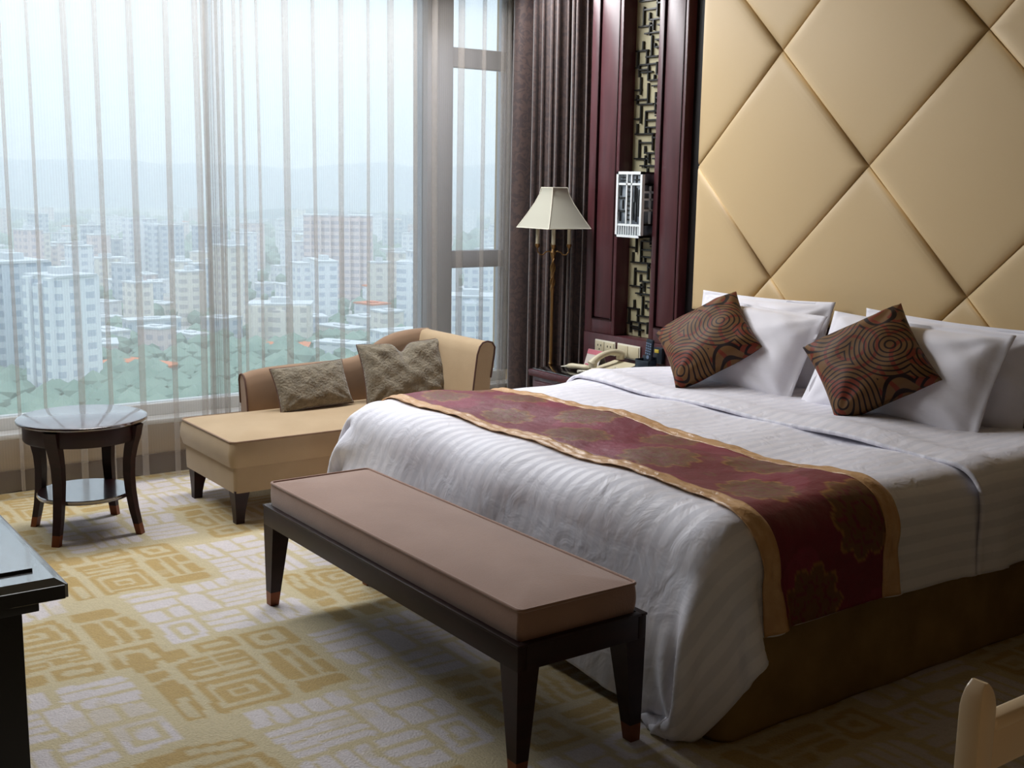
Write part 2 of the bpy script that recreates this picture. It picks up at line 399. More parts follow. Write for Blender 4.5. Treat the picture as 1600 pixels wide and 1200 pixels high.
struct('ceiling', box(-6.7, 1.6, -1.6, 4.75, 3.05, 3.15), M['ceiling'])
struct('wall_front', box(-6.7, 1.6, 4.66, 4.76, 0, 3.05), M['plaster'])
struct('wall_right', box(1.5, 1.6, -1.6, 4.66, 0, 3.05), M['darkwall'])
struct('wall_back', box(-6.7, 1.6, -1.7, -1.6, 0, 3.05), M['darkwall'])
struct('wall_left', join(box(-6.66, -6.36, -1.6, 4.66, 0, .284), box(-6.66, -6.45, -1.6, 4.66, 2.97, 3.05)), M['plaster'])
struct('baseboard_left', box(-6.36, -6.335, -1.6, 4.66, 0, .115, .004), M['basewood'])
# windows: frames, sill, panes
w1 = thing('window_1', None, None, (XW, 1.3, .34), kind='structure')
struct('window_sill_frame', box(XW-.06, XW+.05, -1.55, 3.97, .31, .378, .005), M['sill'], w1)
struct('window_frame', box(XW-.06, XW+.05, -1.55, 3.97, 2.90, 2.97, .005), M['frame'], w1)
struct('window_frame', box(XW-.06, XW+.05, -1.6, -1.5, .378, 2.90, .005), M['frame'], w1)
struct('pane', box(XW-.006, XW+.006, -1.5, 3.97, .378, 2.90), M['glass'], w1)
w2 = thing('window_2', None, None, (XW, 4.2, .34), kind='structure')
struct('mullion', box(XW-.12, XW+.06, 3.955, 4.15, .31, 2.97, .01), M['frame'], w2)
struct('window_sill_frame', box(XW-.06, XW+.05, 4.15, 4.60, .31, .378, .005), M['sill'], w2)
struct('window_frame', box(XW-.06, XW+.05, 4.15, 4.60, 2.90, 2.97, .005), M['frame'], w2)
struct('window_frame', box(XW-.06, XW+.03, 4.575, 4.66, .378, 2.90, .005), M['frame'], w2)
struct('transom', box(XW-.05, XW+.03, 4.15, 4.58, 2.37, 2.492, .006), M['frame'], w2)
struct('transom', box(XW-.05, XW+.03, 4.15, 4.58, 1.086, 1.198, .006), M['frame'], w2)
for z0, z1 in ((.378, 1.086), (1.198, 2.37), (2.492, 2.90)):
    struct('pane', box(XW-.006, XW+.006, 4.15, 4.58, z0, z1), M['glass'], w2)
struct('trim_1', box(XW+.05, -6.33, -1.6, 4.66, .285, .312, .006), M['sill'])       # window sill

# ---------------------------------------------------------------- wood panelling with niche (left of headboard)
YW = 4.50
wp = thing('wall_panelling', 'mahogany wall panelling with a lattice niche beside the padded headboard wall', 'wall panel', (-5.09, YW, 0))
def pilaster(xa, xb, fa, fb):
    z0, z1 = .765, 3.05; f0 = .845
    fr = join(box(xa, fa, YW, YW+.15, z0, z1, .003), box(fb, xb, YW, YW+.15, z0, z1, .003), box(fa, fb, YW, YW+.15, z0, f0, .003), box(fa, fb, YW+.03, YW+.15, f0, z1))
    p = obj('pilaster', fr, M['wood'], wp)
    obj('field_panel', box(fa+.012, fb-.012, YW+.006, YW+.04, f0+.012, z1, .007), M['wood'], p)
    obj('moulding', join(box(fa, fa+.006, YW-.004, YW+.02, f0, z1, .002), box(fb-.006, fb, YW-.004, YW+.02, f0, z1, .002), box(fa, fb, YW-.004, YW+.02, f0, f0+.006, .002)), M['darkwood'], p)
pilaster(-5.49, -5.215, -5.425, -5.243)
pilaster(-4.916, -4.690, -4.878, -4.712)
obj('bottom_rail', box(-5.49, -4.69, YW-.004, YW+.15, .45, .763, .003), M['wood'], wp)
obj('lower_panel', box(-5.49, -4.69, YW+.004, YW+.15, 0, .448, .003), M['darkwood'], wp)
obj('side_recess', box(-4.69, -4.585, YW+.06, YW+.15, 0, 3.05), M['blackgap'], wp)
nb = obj('niche_back', box(-5.215, -4.916, YW+.10, YW+.15, .765, 3.05), principled('niche_gilt_paper', L('#aaa384'), .6, col2=L('#9a9374'), cscale=8), wp)
# fretwork bars (one vertical repeat of 820 units, traced as a lattice drawing)
HB = [(125, 170, 300), (170, 222, 270), (215, 222, 270), (228, 130, 190), (270, 180, 240), (315, 150, 235), (305, 245, 295), (362, 160, 215), (362, 250, 292), (382, 235, 292),
      (415, 195, 258), (450, 215, 255), (500, 250, 295), (560, 150, 225), (560, 235, 292), (605, 190, 275), (660, 190, 245), (705, 190, 292), (745, 140, 235), (770, 225, 282),
      (865, 190, 250), (900, 140, 215), (900, 230, 285), (470, 130, 165), (330, 130, 150), (345, 150, 195), (530, 130, 197), (635, 235, 270), (800, 163, 228), (180, 270, 300), (430, 255, 292), (525, 235, 275), (725, 245, 292), (650, 130, 160), (820, 255, 292)]
VB = [(250, 125, 170), (225, 382, 415), (250, 500, 560), (270, 900, 945), (285, 215, 228), (210, 705, 745), (250, 305, 362), (150, 315, 390), (195, 60, 140), (222, 190, 215), (270, 170, 215), (165, 170, 228), (207, 140, 270), (185, 225, 315), (278, 215, 305), (235, 305, 382), (195, 320, 415), (255, 415, 520), (160, 390, 500), (285, 382, 470),
      (197, 430, 560), (235, 490, 625), (275, 560, 670), (165, 570, 680), (190, 605, 745), (245, 660, 705), (228, 740, 850), (278, 770, 895), (163, 780, 900), (192, 820, 870), (212, 870, 930), (140, 228, 330), (145, 500, 560), (150, 680, 745)]
U0, U1, PER = 130.0, 292.0, 820.0; WN = .18; HZ = .735
def fx(u): return -5.205+.28*(u-130+0)/162.0
def emit_fret():
    k = 0
    for rep in range(-1, 4):
        zt = 2.49-rep*HZ          # z of drawing y=125
        for y, a, b in HB:
            z = zt-(y-125)/PER*HZ
            if .79 < z < 3.03: obj('fret_bar', box(fx(a), fx(b), YW+.085, YW+.10, z-.0042, z+.0042), M['fretblack'], nb, smooth=0)
        for x, a, b in VB:
            za = zt-(b-125)/PER*HZ; zb = zt-(a-125)/PER*HZ
            za = max(za, .77); zb = min(zb, 3.04)
            if zb-za > .02: obj('fret_bar', box(fx(x)-.0042, fx(x)+.0042, YW+.085, YW+.10, za, zb), M['fretblack'], nb, smooth=0)
emit_fret()
# lattice wall lantern in the niche
lan = thing('wall_lantern', 'white lattice box lantern mounted in the niche above the nightstand', 'wall lamp', (-5.05, YW, 1.35))
lx0, lx1, lz0, lz1, ly = -5.165, -4.945, 1.35, 1.72, YW-.06
obj('diffuser', box(lx0+.008, lx1-.008, ly+.012, YW+.08, lz0+.01, lz1-.01, .003), principled('lantern_panel', L('#8f99a2'), .4, col2=L('#3a424c'), cscale=22, stretch=(1, 1, .4)), lan)
fr = [box(lx0, lx0+.016, ly, ly+.02, lz0, lz1), box(lx1-.016, lx1, ly, ly+.02, lz0, lz1), box(lx0, lx1, ly, ly+.02, lz0, lz0+.014), box(lx0, lx1, ly, ly+.02, lz1-.016, lz1)]
obj('lantern_frame', join(*fr), M['lampwhite'], lan, smooth=0)
for a, b in ((lx0+.082, lx0+.092), (lx0+.122, lx0+.132)):
    obj('lattice_bar', box(a, b, ly+.003, ly+.018, lz0+.075, lz1-.014), M['lampwhite'], lan, smooth=0)
for z in (lz0+.070, lz1-.07):
    obj('lattice_bar', box(lx0+.014, lx1-.014, ly+.003, ly+.018, z-.006, z+.006), M['lampwhite'], lan, smooth=0)
for z in (lz0+.148, lz0+.222): obj('lattice_bar', box(lx0+.018, lx0+.082, ly+.006, ly+.016, z-.005, z+.005), M['fretblack'], lan, smooth=0)
for k in range(9): obj('slat', box(lx0+.026+k*.02, lx0+.032+k*.02, ly+.004, ly+.016, lz0+.016, lz0+.064), M['lampwhite'], lan, smooth=0)
for k in range(9):   # small carved squiggle strokes between the two upright bars and in the fields
    z = lz0+.10+k*.026
    obj('carved_stroke', box(lx0+.096, lx0+.118, ly+.006, ly+.016, z-.004, z+.005), M['fretblack'], lan, smooth=0)
for a, b, c, d in ((.142, .150, .10, .20), (.165, .172, .09, .28), (.185, .192, .12, .27), (.150, .158, .2, .29), (.028, .036, .09, .14), (.05, .058, .16, .21), (.03, .037, .235, .285), (.03, .075, .318, .324), (.03, .075, .335, .341), (.145, .2, .322, .328), (.16, .168, .305, .348)):
    obj('carved_stroke', box(lx0+a, lx0+b, ly+.005, ly+.016, lz0+c, lz0+d), M['fretblack'], lan, smooth=0)
for z in (lz0+.002, lz0+.07, lz1-.075, lz1-.012): obj('side_bar', box(lx1-.008, lx1+.002, ly+.02, YW+.08, z, z+.01), M['fretblack'], lan, smooth=0)
for z in (lz0+.15, lz0+.21, lz0+.25): obj('side_bar', box(lx1-.008, lx1+.003, ly+.02, YW+.08, z, z+.012), M['lampwhite'], lan, smooth=0)
obj('side_bar', box(lx1-.008, lx1+.003, ly+.06, ly+.07, lz0+.08, lz1-.08), M['lampwhite'], lan, smooth=0)

# ---------------------------------------------------------------- padded headboard wall
hb = thing('headboard_wall', 'gold padded diamond panel wall behind the bed', 'headboard', (-3.48, YW, 0))
hx0, hx1, hz0, hz1 = -4.585, -1.255, .98, 3.05
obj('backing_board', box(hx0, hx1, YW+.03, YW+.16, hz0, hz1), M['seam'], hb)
obj('lower_board', box(hx0, hx1, YW+.0, YW+.16, 0, hz0-.004, .004), M['darkwood'], hb)
def clip(poly, f):
    out = []
    for i in range(len(poly)):
        a, b = poly[i], poly[(i+1) % len(poly)]; fa, fb = f(a), f(b)
        if fa >= 0: out.append(a)
        if (fa >= 0) != (fb >= 0): t = fa/(fa-fb); out.append((a[0]+(b[0]-a[0])*t, a[1]+(b[1]-a[1])*t))
    return out
def inset(poly, d):
    n = len(poly); out = []
    area2 = sum(poly[i][0]*poly[(i+1) % n][1]-poly[(i+1) % n][0]*poly[i][1] for i in range(n)); sg = 1 if area2 > 0 else -1
    for i in range(n):
        p0, p1, p2 = Vector(poly[i-1]), Vector(poly[i]), Vector(poly[(i+1) % n])
        e1 = (p1-p0).normalized(); e2 = (p2-p1).normalized()
        n1 = Vector((-e1.y, e1.x))*sg; n2 = Vector((-e2.y, e2.x))*sg
        k = 1+n1.dot(n2); out.append(tuple(p1+(n1+n2)*(d/max(k, .15))))
    return out
cxh, czh, dh, dv = -3.480, 1.751, .5545, .5555
for i in range(-3, 6):
    for j in range(-3, 4):
        if (i+j) % 2: continue
        cx_, cz_ = cxh+i*dh, czh+j*dv
        # cells are the diamonds centred midway between lattice vertices
        c = (cx_+dh, cz_)
        poly = [(c[0]-dh, c[1]), (c[0], c[1]-dv), (c[0]+dh, c[1]), (c[0], c[1]+dv)]
        for f in (lambda p: p[0]-hx0, lambda p: hx1-p[0], lambda p: p[1]-hz0, lambda p: hz1-p[1]): poly = clip(poly, f) if poly else poly
        if len(poly) < 3: continue
        pts = []
        for p in poly:
            if not pts or math.hypot(p[0]-pts[-1][0], p[1]-pts[-1][1]) > .02: pts.append(p)
        if math.hypot(pts[0][0]-pts[-1][0], pts[0][1]-pts[-1][1]) < .02: pts.pop()
        if len(pts) < 3: continue
        ar = abs(sum(pts[q][0]*pts[(q+1) % len(pts)][1]-pts[(q+1) % len(pts)][0]*pts[q][1] for q in range(len(pts))))/2
        if ar < .01: continue
        per = sum(math.hypot(pts[q][0]-pts[(q+1) % len(pts)][0], pts[q][1]-pts[(q+1) % len(pts)][1]) for q in range(len(pts)))
        kk = min(1, 2*ar/per*.6/.075); rings = []
        for d, y in ((.0012, .030), (.002, .016), (.007, .006), (.015, -.001), (.028, -.006), (.048, -.0095), (.075, -.011)):
            q = inset(pts, d*kk); rings.append([(a, YW+y, b) for a, b in q])
        obj('padded_panel', loft(rings, cap0=False), M['headfab'], hb, smooth=180)

# ================================================================== CURTAINS
def onx(px, py, x):
    v = R3 @ Vector((px-800, -(py-600), -FP)); t = x/v.x; return Vector((0, 0, CAMH))+v*t
def curtain(name, plan, z0, z1, mat, label, cat, wander=.003, nz=14, parent=None, group=None, hem=None, seed=1, lean=0):
    """plan: list of (x, y) points along the cloth; extruded vertically with a slight wander"""
    P = np.array(plan, float); d = np.r_[0, np.cumsum(np.hypot(*np.diff(P, axis=0).T))]
    r = np.random.RandomState(seed)
    zs = np.linspace(z0, z1, nz); n = len(P)
    ph = r.rand(6)*6.28; V = []; UV = []
    for z in zs:
        t = (z-z0)/(z1-z0)
        dx = wander*(np.sin(P[:, 1]*9+t*3+ph[0])+np.sin(P[:, 1]*23-t*4+ph[1])*.6)
        dy = wander*(np.sin(P[:, 1]*7+t*3.5+ph[2])+np.sin(P[:, 1]*17+t*5+ph[3])*.6)
        zz = z+(0.012*np.sin(P[:, 1]*11+ph[4]) if z == z0 else 0)
        sc = 1+lean*(t-.5)
        V.append(np.stack([P[:, 0]+dx, P[:, 1]+dy, np.full(n, 0)+zz], 1)); UV.append(np.stack([d, np.full(n, z)], 1))
    V = np.concatenate(V); UV = np.concatenate(UV)
    F = [[i*n+j, i*n+j+1, (i+1)*n+j+1, (i+1)*n+j] for i in range(nz-1) for j in range(n-1)]
    o = obj(name, (V, F), mat, parent, smooth=180, uv=UV)
    if label: tag(o, label, cat, group)
    return o
XS = -6.20
def sheer_plan(y0, y1, pleats):
    pts = [(XS, y0)]; y = y0
    for yc, w in pleats:
        # gentle belly between pleats
        a, b = y, yc-w/2
        for t in np.linspace(0, 1, 7)[1:-1]: pts.append((XS+.010*math.sin(math.pi*t), a+(b-a)*t))
        pts += [(XS+.002, b), (XS+.020, b+.001), (XS+.026, yc), (XS+.024, yc+w/2-.001), (XS+.014, yc+w/2), (XS+.012, yc), (XS+.010, b+.002), (XS+.003, b+.001), (XS-.004, yc), (XS-.006, yc+w/2)]
        y = yc+w/2
    for t in np.linspace(0, 1, 7)[1:]: pts.append((XS+.008*math.sin(math.pi*t), y+(y1-y)*t))
    return pts
def gather(ya, yb, n, amp):
    return [(XS+amp*math.sin(k*math.pi/2+.3)*(.8+.2*math.sin(k*1.7)), ya+(yb-ya)*(k/(4*n))+.012*math.sin(k*2.1)) for k in range(4*n+1)]
plA = [(y, .022) for y in (-.9, -.55, -.2, .12, .42, .70, .95, 1.16)]+[(onx(px, 200, XS).y, w) for px, w in ((5, .016), (48, .014), (106, .030), (154, .022), (207, .030), (261, .026), (307, .030))]
cA = curtain('sheer_curtain', sheer_plan(-1.5, 2.372, plA)+gather(2.385, 2.50, 3, .030), .03, 2.98, M['sheer'], 'white sheer voile curtain across the left window pane', 'curtain', seed=3)
plB = [(onx(px, 200, XS).y, w) for px, w in ((366, .016), (378, .012), (402, .012), (446, .034), (490, .016), (532, .024), (573, .012), (608, .034), (647, .020), (678, .030), (718, .036), (753, .020))]
plB = [(y, w) for y, w in plB]
cB = curtain('sheer_curtain', gather(2.40, 2.53, 3, .026)+sheer_plan(2.545, 4.34, plB)+gather(4.345, 4.42, 3, .02), .03, 2.98, M['sheer'], 'white sheer voile curtain behind the chaise longue up to the dark drape', 'curtain', seed=4)
def hem(P, c): curtain('hem', [(x+.004, y) for x, y in P], .03, .065, M['sheerhem'], None, None, nz=2, parent=c)
# dark drapes stacked in the corner
dp = [(-6.19, 4.62), (-6.20, 4.54), (-6.19, 4.46), (-6.165, 4.41), (-6.12, 4.385), (-6.075, 4.40), (-6.055, 4.44), (-6.06, 4.50), (-6.045, 4.55)]
for k in range(0, 10*8+1):
    t = k/80; x = -6.03+t*.53; a = 2*math.pi*8*t+1.2*math.sin(t*9)
    dp.append((x+.020*math.sin(2*a), 4.49+.055*math.sin(a)*(.7+.3*math.sin(t*17))+.03*t))
curtain('drape_curtain', dp, .02, 2.98, M['drape'], 'dark brown damask drape gathered between the window and wood panelling', 'curtain', wander=.006, seed=8)

# ================================================================== BED
BX0, BX1, BY0, BY1, BZ = -4.52, -2.32, 2.43, 4.47, .655
bed = thing('bed', 'king size bed base with bronze fabric skirt under white duvet', 'bed', (-3.39, 3.4, 0))
def skirt():
    R = []
    for z, o in ((0.0, .02), (.02, .03), (.10, .018), (.2, .012), (.33, .0), (.36, -.02)):
        ring = rrect((BX0+BX1)/2, (BY0+BY1)/2, (BX1-BX0)/2+o+.035, (BY1-BY0)/2+o-.01, z, .06, 8); R.append(ring)
    # densify sides
    R2 = []
    for r_ in R:
        q = []
        for i in range(len(r_)):
            a = Vector(r_[i]); b = Vector(r_[(i+1) % len(r_)]); m = max(1, int((b-a).length/.05))
            for k in range(m): q.append(a.lerp(b, k/m))
        R2.append(q)
    n = len(R2[0])
    for zi, ring in enumerate(R2):
        for i, p in enumerate(ring):
            w = .004*math.sin(p.x*21+p.y*17)*(1-zi/6); p.x += w; p.y = min(p.y, 4.49)
    return loft([[tuple(p) for p in r_] for r_ in R2])
obj('bed_skirt', skirt(), M['skirt'], bed, smooth=60)
obj('mattress', box(BX0+.04, BX1-.04, BY0+.05, BY1, .36, BZ-.045, .06, 4), M['white'], bed, smooth=60)

# ---- cloth: a small position-based solver drapes the duvet over the mattress block
def sdf_push(P, x0, x1, y0, y1, ztop, rad, lump=None):
    cx, cy, cz = (x0+x1)/2, (y0+y1)/2, ztop/2-1.0
    hx, hy, hz = (x1-x0)/2-rad, (y1-y0)/2-rad, (ztop-cz)-rad
    q = np.abs(P-np.array([cx, cy, cz]))-np.array([hx, hy, hz])
    qm = np.maximum(q, 0); ln = np.linalg.norm(qm, axis=1)
    d = ln+np.minimum(q.max(1), 0)-rad
    if lump is not None: d = d-lump
    g = np.zeros_like(P); out = ln > 1e-9
    g[out] = qm[out]/ln[out, None]
    ins = ~out; ax = q.argmax(1); g[ins, ax[ins]] = 1
    g *= np.sign(P-np.array([cx, cy, cz])+1e-12)
    hit = d < 0
    return hit, d, g
def drape(xs, ys, z0, block, rest, steps, extra=None, seed=0, damp=.985, lumpf=None, fixed=None):
    nx, ny = len(xs), len(ys); X, Y = np.meshgrid(xs, ys, indexing='ij')
    r = np.random.RandomState(seed)
    P = np.stack([X, Y, np.full_like(X, z0)+.002*r.rand(nx, ny)], -1).reshape(-1, 3).copy(); Q = P.copy()
    id_ = np.arange(nx*ny).reshape(nx, ny)
    def pairs(a, b, k): return (a.ravel(), b.ravel(), k)
    C = []
    for s in (0, 1):
        C.append(pairs(id_[s:-1:2, :], id_[s+1::2, :][:id_[s:-1:2, :].shape[0]], 1))
        C.append(pairs(id_[:, s:-1:2], id_[:, s+1::2][:, :id_[:, s:-1:2].shape[1]], 1))
    for s in (0, 1):
        a, b = id_[s:-1:2, :-1], id_[s+1::2, 1:]; m = min(a.shape[0], b.shape[0]); C.append(pairs(a[:m], b[:m], .35))
        a, b = id_[s:-1:2, 1:], id_[s+1::2, :-1]; m = min(a.shape[0], b.shape[0]); C.append(pairs(a[:m], b[:m], .35))
    for s in range(4):
        a = id_[s:-2:4, :]; b = id_[s+2::4, :]; m = min(a.shape[0], b.shape[0]); C.append(pairs(a[:m], b[:m], .25))
        a = id_[:, s:-2:4]; b = id_[:, s+2::4]; m = min(a.shape[1], b.shape[1]); C.append(pairs(a[:, :m], b[:, :m], .25))
    C = [(a, b, k, np.linalg.norm(P[a]-P[b], axis=1)) for a, b, k in C if len(a)]
    lump = lumpf(P[:, 0], P[:, 1]) if lumpf else None
    for it in range(steps):
        vel = (P-Q)*damp; vmax = .03; vel = np.clip(vel, -vmax, vmax); Q = P.copy(); P = P+vel; P[:, 2] -= .0011
        for k in range(7):
            for a, b, kk, l0 in C:
                d = P[b]-P[a]; ln = np.linalg.norm(d, axis=1)+1e-9
                c = (kk*.5*(ln-l0)/ln)[:, None]*d
                P[a] += c; P[b] -= c
        hit, d, g = sdf_push(P, *block, lump)
        P[hit] -= (d[hit])[:, None]*g[hit]
        top = hit & (g[:, 2] > .5)
        Q[top, :2] = Q[top, :2]*.1+P[top, :2]*.9-0*Q[top, :2]
        Q[hit & ~top] = Q[hit & ~top]*.6+P[hit & ~top]*.4
        low = P[:, 2] < .008; P[low, 2] = .008; Q[low] = P[low]
        if extra is not None: extra(P, Q)
        if fixed is not None:
            P[fixed] = np.stack([X.ravel()[fixed], Y.ravel()[fixed], P[fixed, 2]], 1)
    return P.reshape(nx, ny, 3)
DS = .0245
xs = np.arange(-4.53-.54, -2.32+.385, DS); ys = np.arange(2.42-.60, 3.90, DS)
def lumpf(x, y):
    return .010*np.sin(x*4.1+1)*np.sin(y*5.3)+.006*np.sin(x*11+y*3)+.005*np.sin(y*13-x*5)
def bench_guard(P, Q):
    m = (P[:, 0] < -2.36) & (P[:, 1] < 2.30); P[m, 1] = 2.30
    m = (P[:, 0] < -4.5) & (P[:, 1] < 2.85) & (P[:, 2] < .66); lim = -4.56-.20*(.66-P[:, 2])*np.clip((2.85-P[:, 1])/.35, 0, 1)
    m &= P[:, 0] > lim; P[m, 0] += .35*(lim[m]-P[m, 0])
X0_, _ = np.meshgrid(xs, ys, indexing='ij')
fixm = np.zeros((len(xs), len(ys)), bool); fixm[:, ys > 2.50] = True; fixm = fixm.ravel() & (X0_.ravel() > -4.42) & (X0_.ravel() < -2.44)
DUV = drape(xs, ys, BZ+.05, (-4.55, -2.235, 2.36, 4.8, BZ+.03, .13), None, 260, extra=bench_guard, seed=2, lumpf=lumpf, fixed=fixm)
def upsample(G, k=2):
    """smooth interpolation of the cloth grid (Catmull-Rom)"""
    def up(A):
        n = A.shape[0]; t = np.linspace(0, n-1, (n-1)*k+1); i = np.minimum(t.astype(int), n-2); f = (t-i)[:, None, None]
        p = lambda j: A[np.clip(j, 0, n-1)]
        p0, p1, p2, p3 = p(i-1), p(i), p(i+1), p(i+2)
        return .5*((2*p1)+(-p0+p2)*f+(2*p0-5*p1+4*p2-p3)*f*f+(-p0+3*p1-3*p2+p3)*f**3)
    B = up(G); return up(B.transpose(1, 0, 2)).transpose(1, 0, 2)
def smooth_grid(G, n=2):
    for _ in range(n):
        H = G.copy(); H[1:-1, 1:-1] = .5*G[1:-1, 1:-1]+.125*(G[:-2, 1:-1]+G[2:, 1:-1]+G[1:-1, :-2]+G[1:-1, 2:]); G = H
    return G
def normals(G):
    gu = np.gradient(G, axis=0); gv = np.gradient(G, axis=1); n = np.cross(gu, gv); n /= np.linalg.norm(n, axis=2, keepdims=True)+1e-12
    return n
def sheet(G, th, US, VS):
    """a closed thin shell from a grid; returns verts, faces, uv"""
    nu, nv = G.shape[:2]; N = normals(G)
    A = (G+N*th/2).reshape(-1, 3); B = (G-N*th/2).reshape(-1, 3); n = nu*nv
    idx = (np.arange(nu-1)[:, None]*nv+np.arange(nv-1)[None]).ravel()
    F = np.stack([idx, idx+nv, idx+nv+1, idx+1], 1); F2 = F[:, ::-1]+n
    F = F.tolist()+F2.tolist()
    border = [i*nv for i in range(nu)]+[(nu-1)*nv+j for j in range(1, nv)]+[i*nv+nv-1 for i in range(nu-2, -1, -1)]+[j for j in range(nv-2, 0, -1)]
    for a, b in zip(border, border[1:]+border[:1]): F.append([b, a, a+n, b+n])
    U, Vv = np.meshgrid(US, VS, indexing='ij'); uv = np.stack([U, Vv], -1).reshape(-1, 2); uv = np.concatenate([uv, uv])
    return np.concatenate([A, B]), F, uv
G2 = upsample(smooth_grid(DUV, 1), 2)
us = np.linspace(xs[0], xs[-1], G2.shape[0]); vs = np.linspace(ys[0], ys[-1], G2.shape[1])
V_, F_, uv_ = sheet(G2, .014, us, vs)
duvet = obj('duvet', (V_, F_), M['stripe'], None, smooth=180, uv=uv_, origin=(-3.4, 3.0, 0))
tag(duvet, 'white striped sateen duvet draped over the bed and hanging to the floor', 'duvet')
# turned-back section towards the pillows
ys2 = np.arange(3.60, 4.34, DS)
def lump2(x, y):
    return .010*np.sin(x*4.1+1)*np.sin(y*5.3)+.016*np.exp(-((y-3.72)/.07)**2)+.006*np.sin(x*9+y*4)
TB = drape(xs, ys2, BZ+.075, (-4.555, -2.215, 2.0, 4.9, BZ+.048, .13), None, 130, seed=5, lumpf=lump2, fixed=None)
G3 = upsample(smooth_grid(TB, 1), 2)
us3 = np.linspace(xs[0], xs[-1], G3.shape[0]); vs3 = np.linspace(ys2[0], ys2[-1], G3.shape[1])
V_, F_, uv_ = sheet(G3, .016, us3, vs3)
fold = obj('duvet_fold', (V_, F_), M['stripe'], duvet, smooth=180, uv=uv_)
# ---- runner: sampled from the duvet surface, lifted off it
def sample(G, U, V_s, us, vs):
    iu = np.interp(U, us, np.arange(len(us))); iv = np.interp(V_s, vs, np.arange(len(vs)))
    i = np.minimum(iu.astype(int), len(us)-2); j = np.minimum(iv.astype(int), len(vs)-2); fu = (iu-i)[..., None]; fv = (iv-j)[..., None]
    return (G[i, j]*(1-fu)+G[i+1, j]*fu)*(1-fv)+(G[i, j+1]*(1-fu)+G[i+1, j+1]*fu)*fv
NG = normals(smooth_grid(G2, 3))
def strip(v0, v1, u0, u1, nu, nv, lift, wr, bow=None):
    U = np.linspace(u0, u1, nu); T = np.linspace(0, 1, nv); UU, TT = np.meshgrid(U, T, indexing='ij')
    VV = v0+(v1-v0)*TT+.010*np.sin(UU*3.1+.6)
    P = sample(G2, UU, VV, us, vs); N = sample(NG, UU, VV, us, vs)
    w = wr*(np.sin(UU*31+TT*4)*np.sin(TT*9+UU*5)+.6*np.sin(UU*57-TT*7)+.5*np.sin(UU*19+TT*13))
    return P+N*(lift+w)[..., None], U, v0+(v1-v0)*T
RU0, RU1 = xs[0]+.012, xs[-1]-.008
ALL0, ALL1 = 2.555, 3.15
G, U, T_ = strip(ALL0+.055, ALL1-.055, RU0, RU1, 300, 66, .017, .0012)
UU, VV = np.meshgrid(U, T_, indexing='ij')
def flowers(UU, VV):
    C = np.empty(UU.shape+(3,)); bur = np.array(L('#74172c')[:3]); bur2 = np.array(L('#82203a')[:3]); gold = np.array(L('#704626')[:3]); line = np.array(L('#9a6a34')[:3])
    n = np.sin(UU*9+VV*4)*np.sin(VV*11-UU*3); C[:] = bur; C[n > .45] = bur2
    r = random.Random(12); k = 0
    fl = []
    u = RU0+.12
    while u < RU1:
        row = k % 2; fl.append((u, 2.76 if row else 3.01, r.uniform(.10, .135), r.random()*6.28, r.choice((9, 10, 11)))); u += r.uniform(.19, .25); k += 1
    for u, v, R_, ph, np_ in fl:
        dx, dy = UU-u, VV-v; d = np.hypot(dx*.95, dy); a = np.arctan2(dy, dx)
        for s, (kk, am) in ((1.0, (np_, .15)), (.62, (np_-2, .16)), (.30, (6, .18))):
            rad = R_*s*(1-am+am*np.abs(np.cos(a*kk/2+ph*s))*1.6)
            C[d < rad] = gold*(.85+.15*s); e = np.abs(d-rad) < .0042; C[e] = line if s == 1 else bur*.9
        ra = (np.abs(np.sin(a*np_/2+ph)) < .10) & (d < R_*.95) & (d > R_*.25); C[ra] = bur*1.1
    for q in range(26):
        u = r.uniform(RU0, RU1); v = r.uniform(2.68, 3.09); d = np.hypot(UU-u, (VV-v)*1.3); e = (d < .022) & (d > .014); C[e] = gold
    return C
C = flowers(UU, VV)
Vr, Fr, uvr = sheet(G, .003, U, T_)
tint = np.concatenate([C.reshape(-1, 3), np.ones((C.shape[0]*C.shape[1], 1))], 1); tint = np.concatenate([tint, tint])
run = obj('bed_runner', (Vr, Fr), M['runner'], None, smooth=180, uv=uvr, tint=tint, origin=(-3.4, 2.88, 0))
tag(run, 'burgundy floral bed runner with gold satin borders across the white duvet', 'bed runner')
for a, b in ((ALL0-.01, ALL0+.058), (ALL1-.058, ALL1+.01)):
    Gb, Ub, Tb = strip(a, b, RU0, RU1, 300, 9, .0185, .0024)
    Vb, Fb, uvb = sheet(Gb, .004, Ub, Tb)
    obj('gold_border', (Vb, Fb), M['gold'], run, smooth=180, uv=uvb)

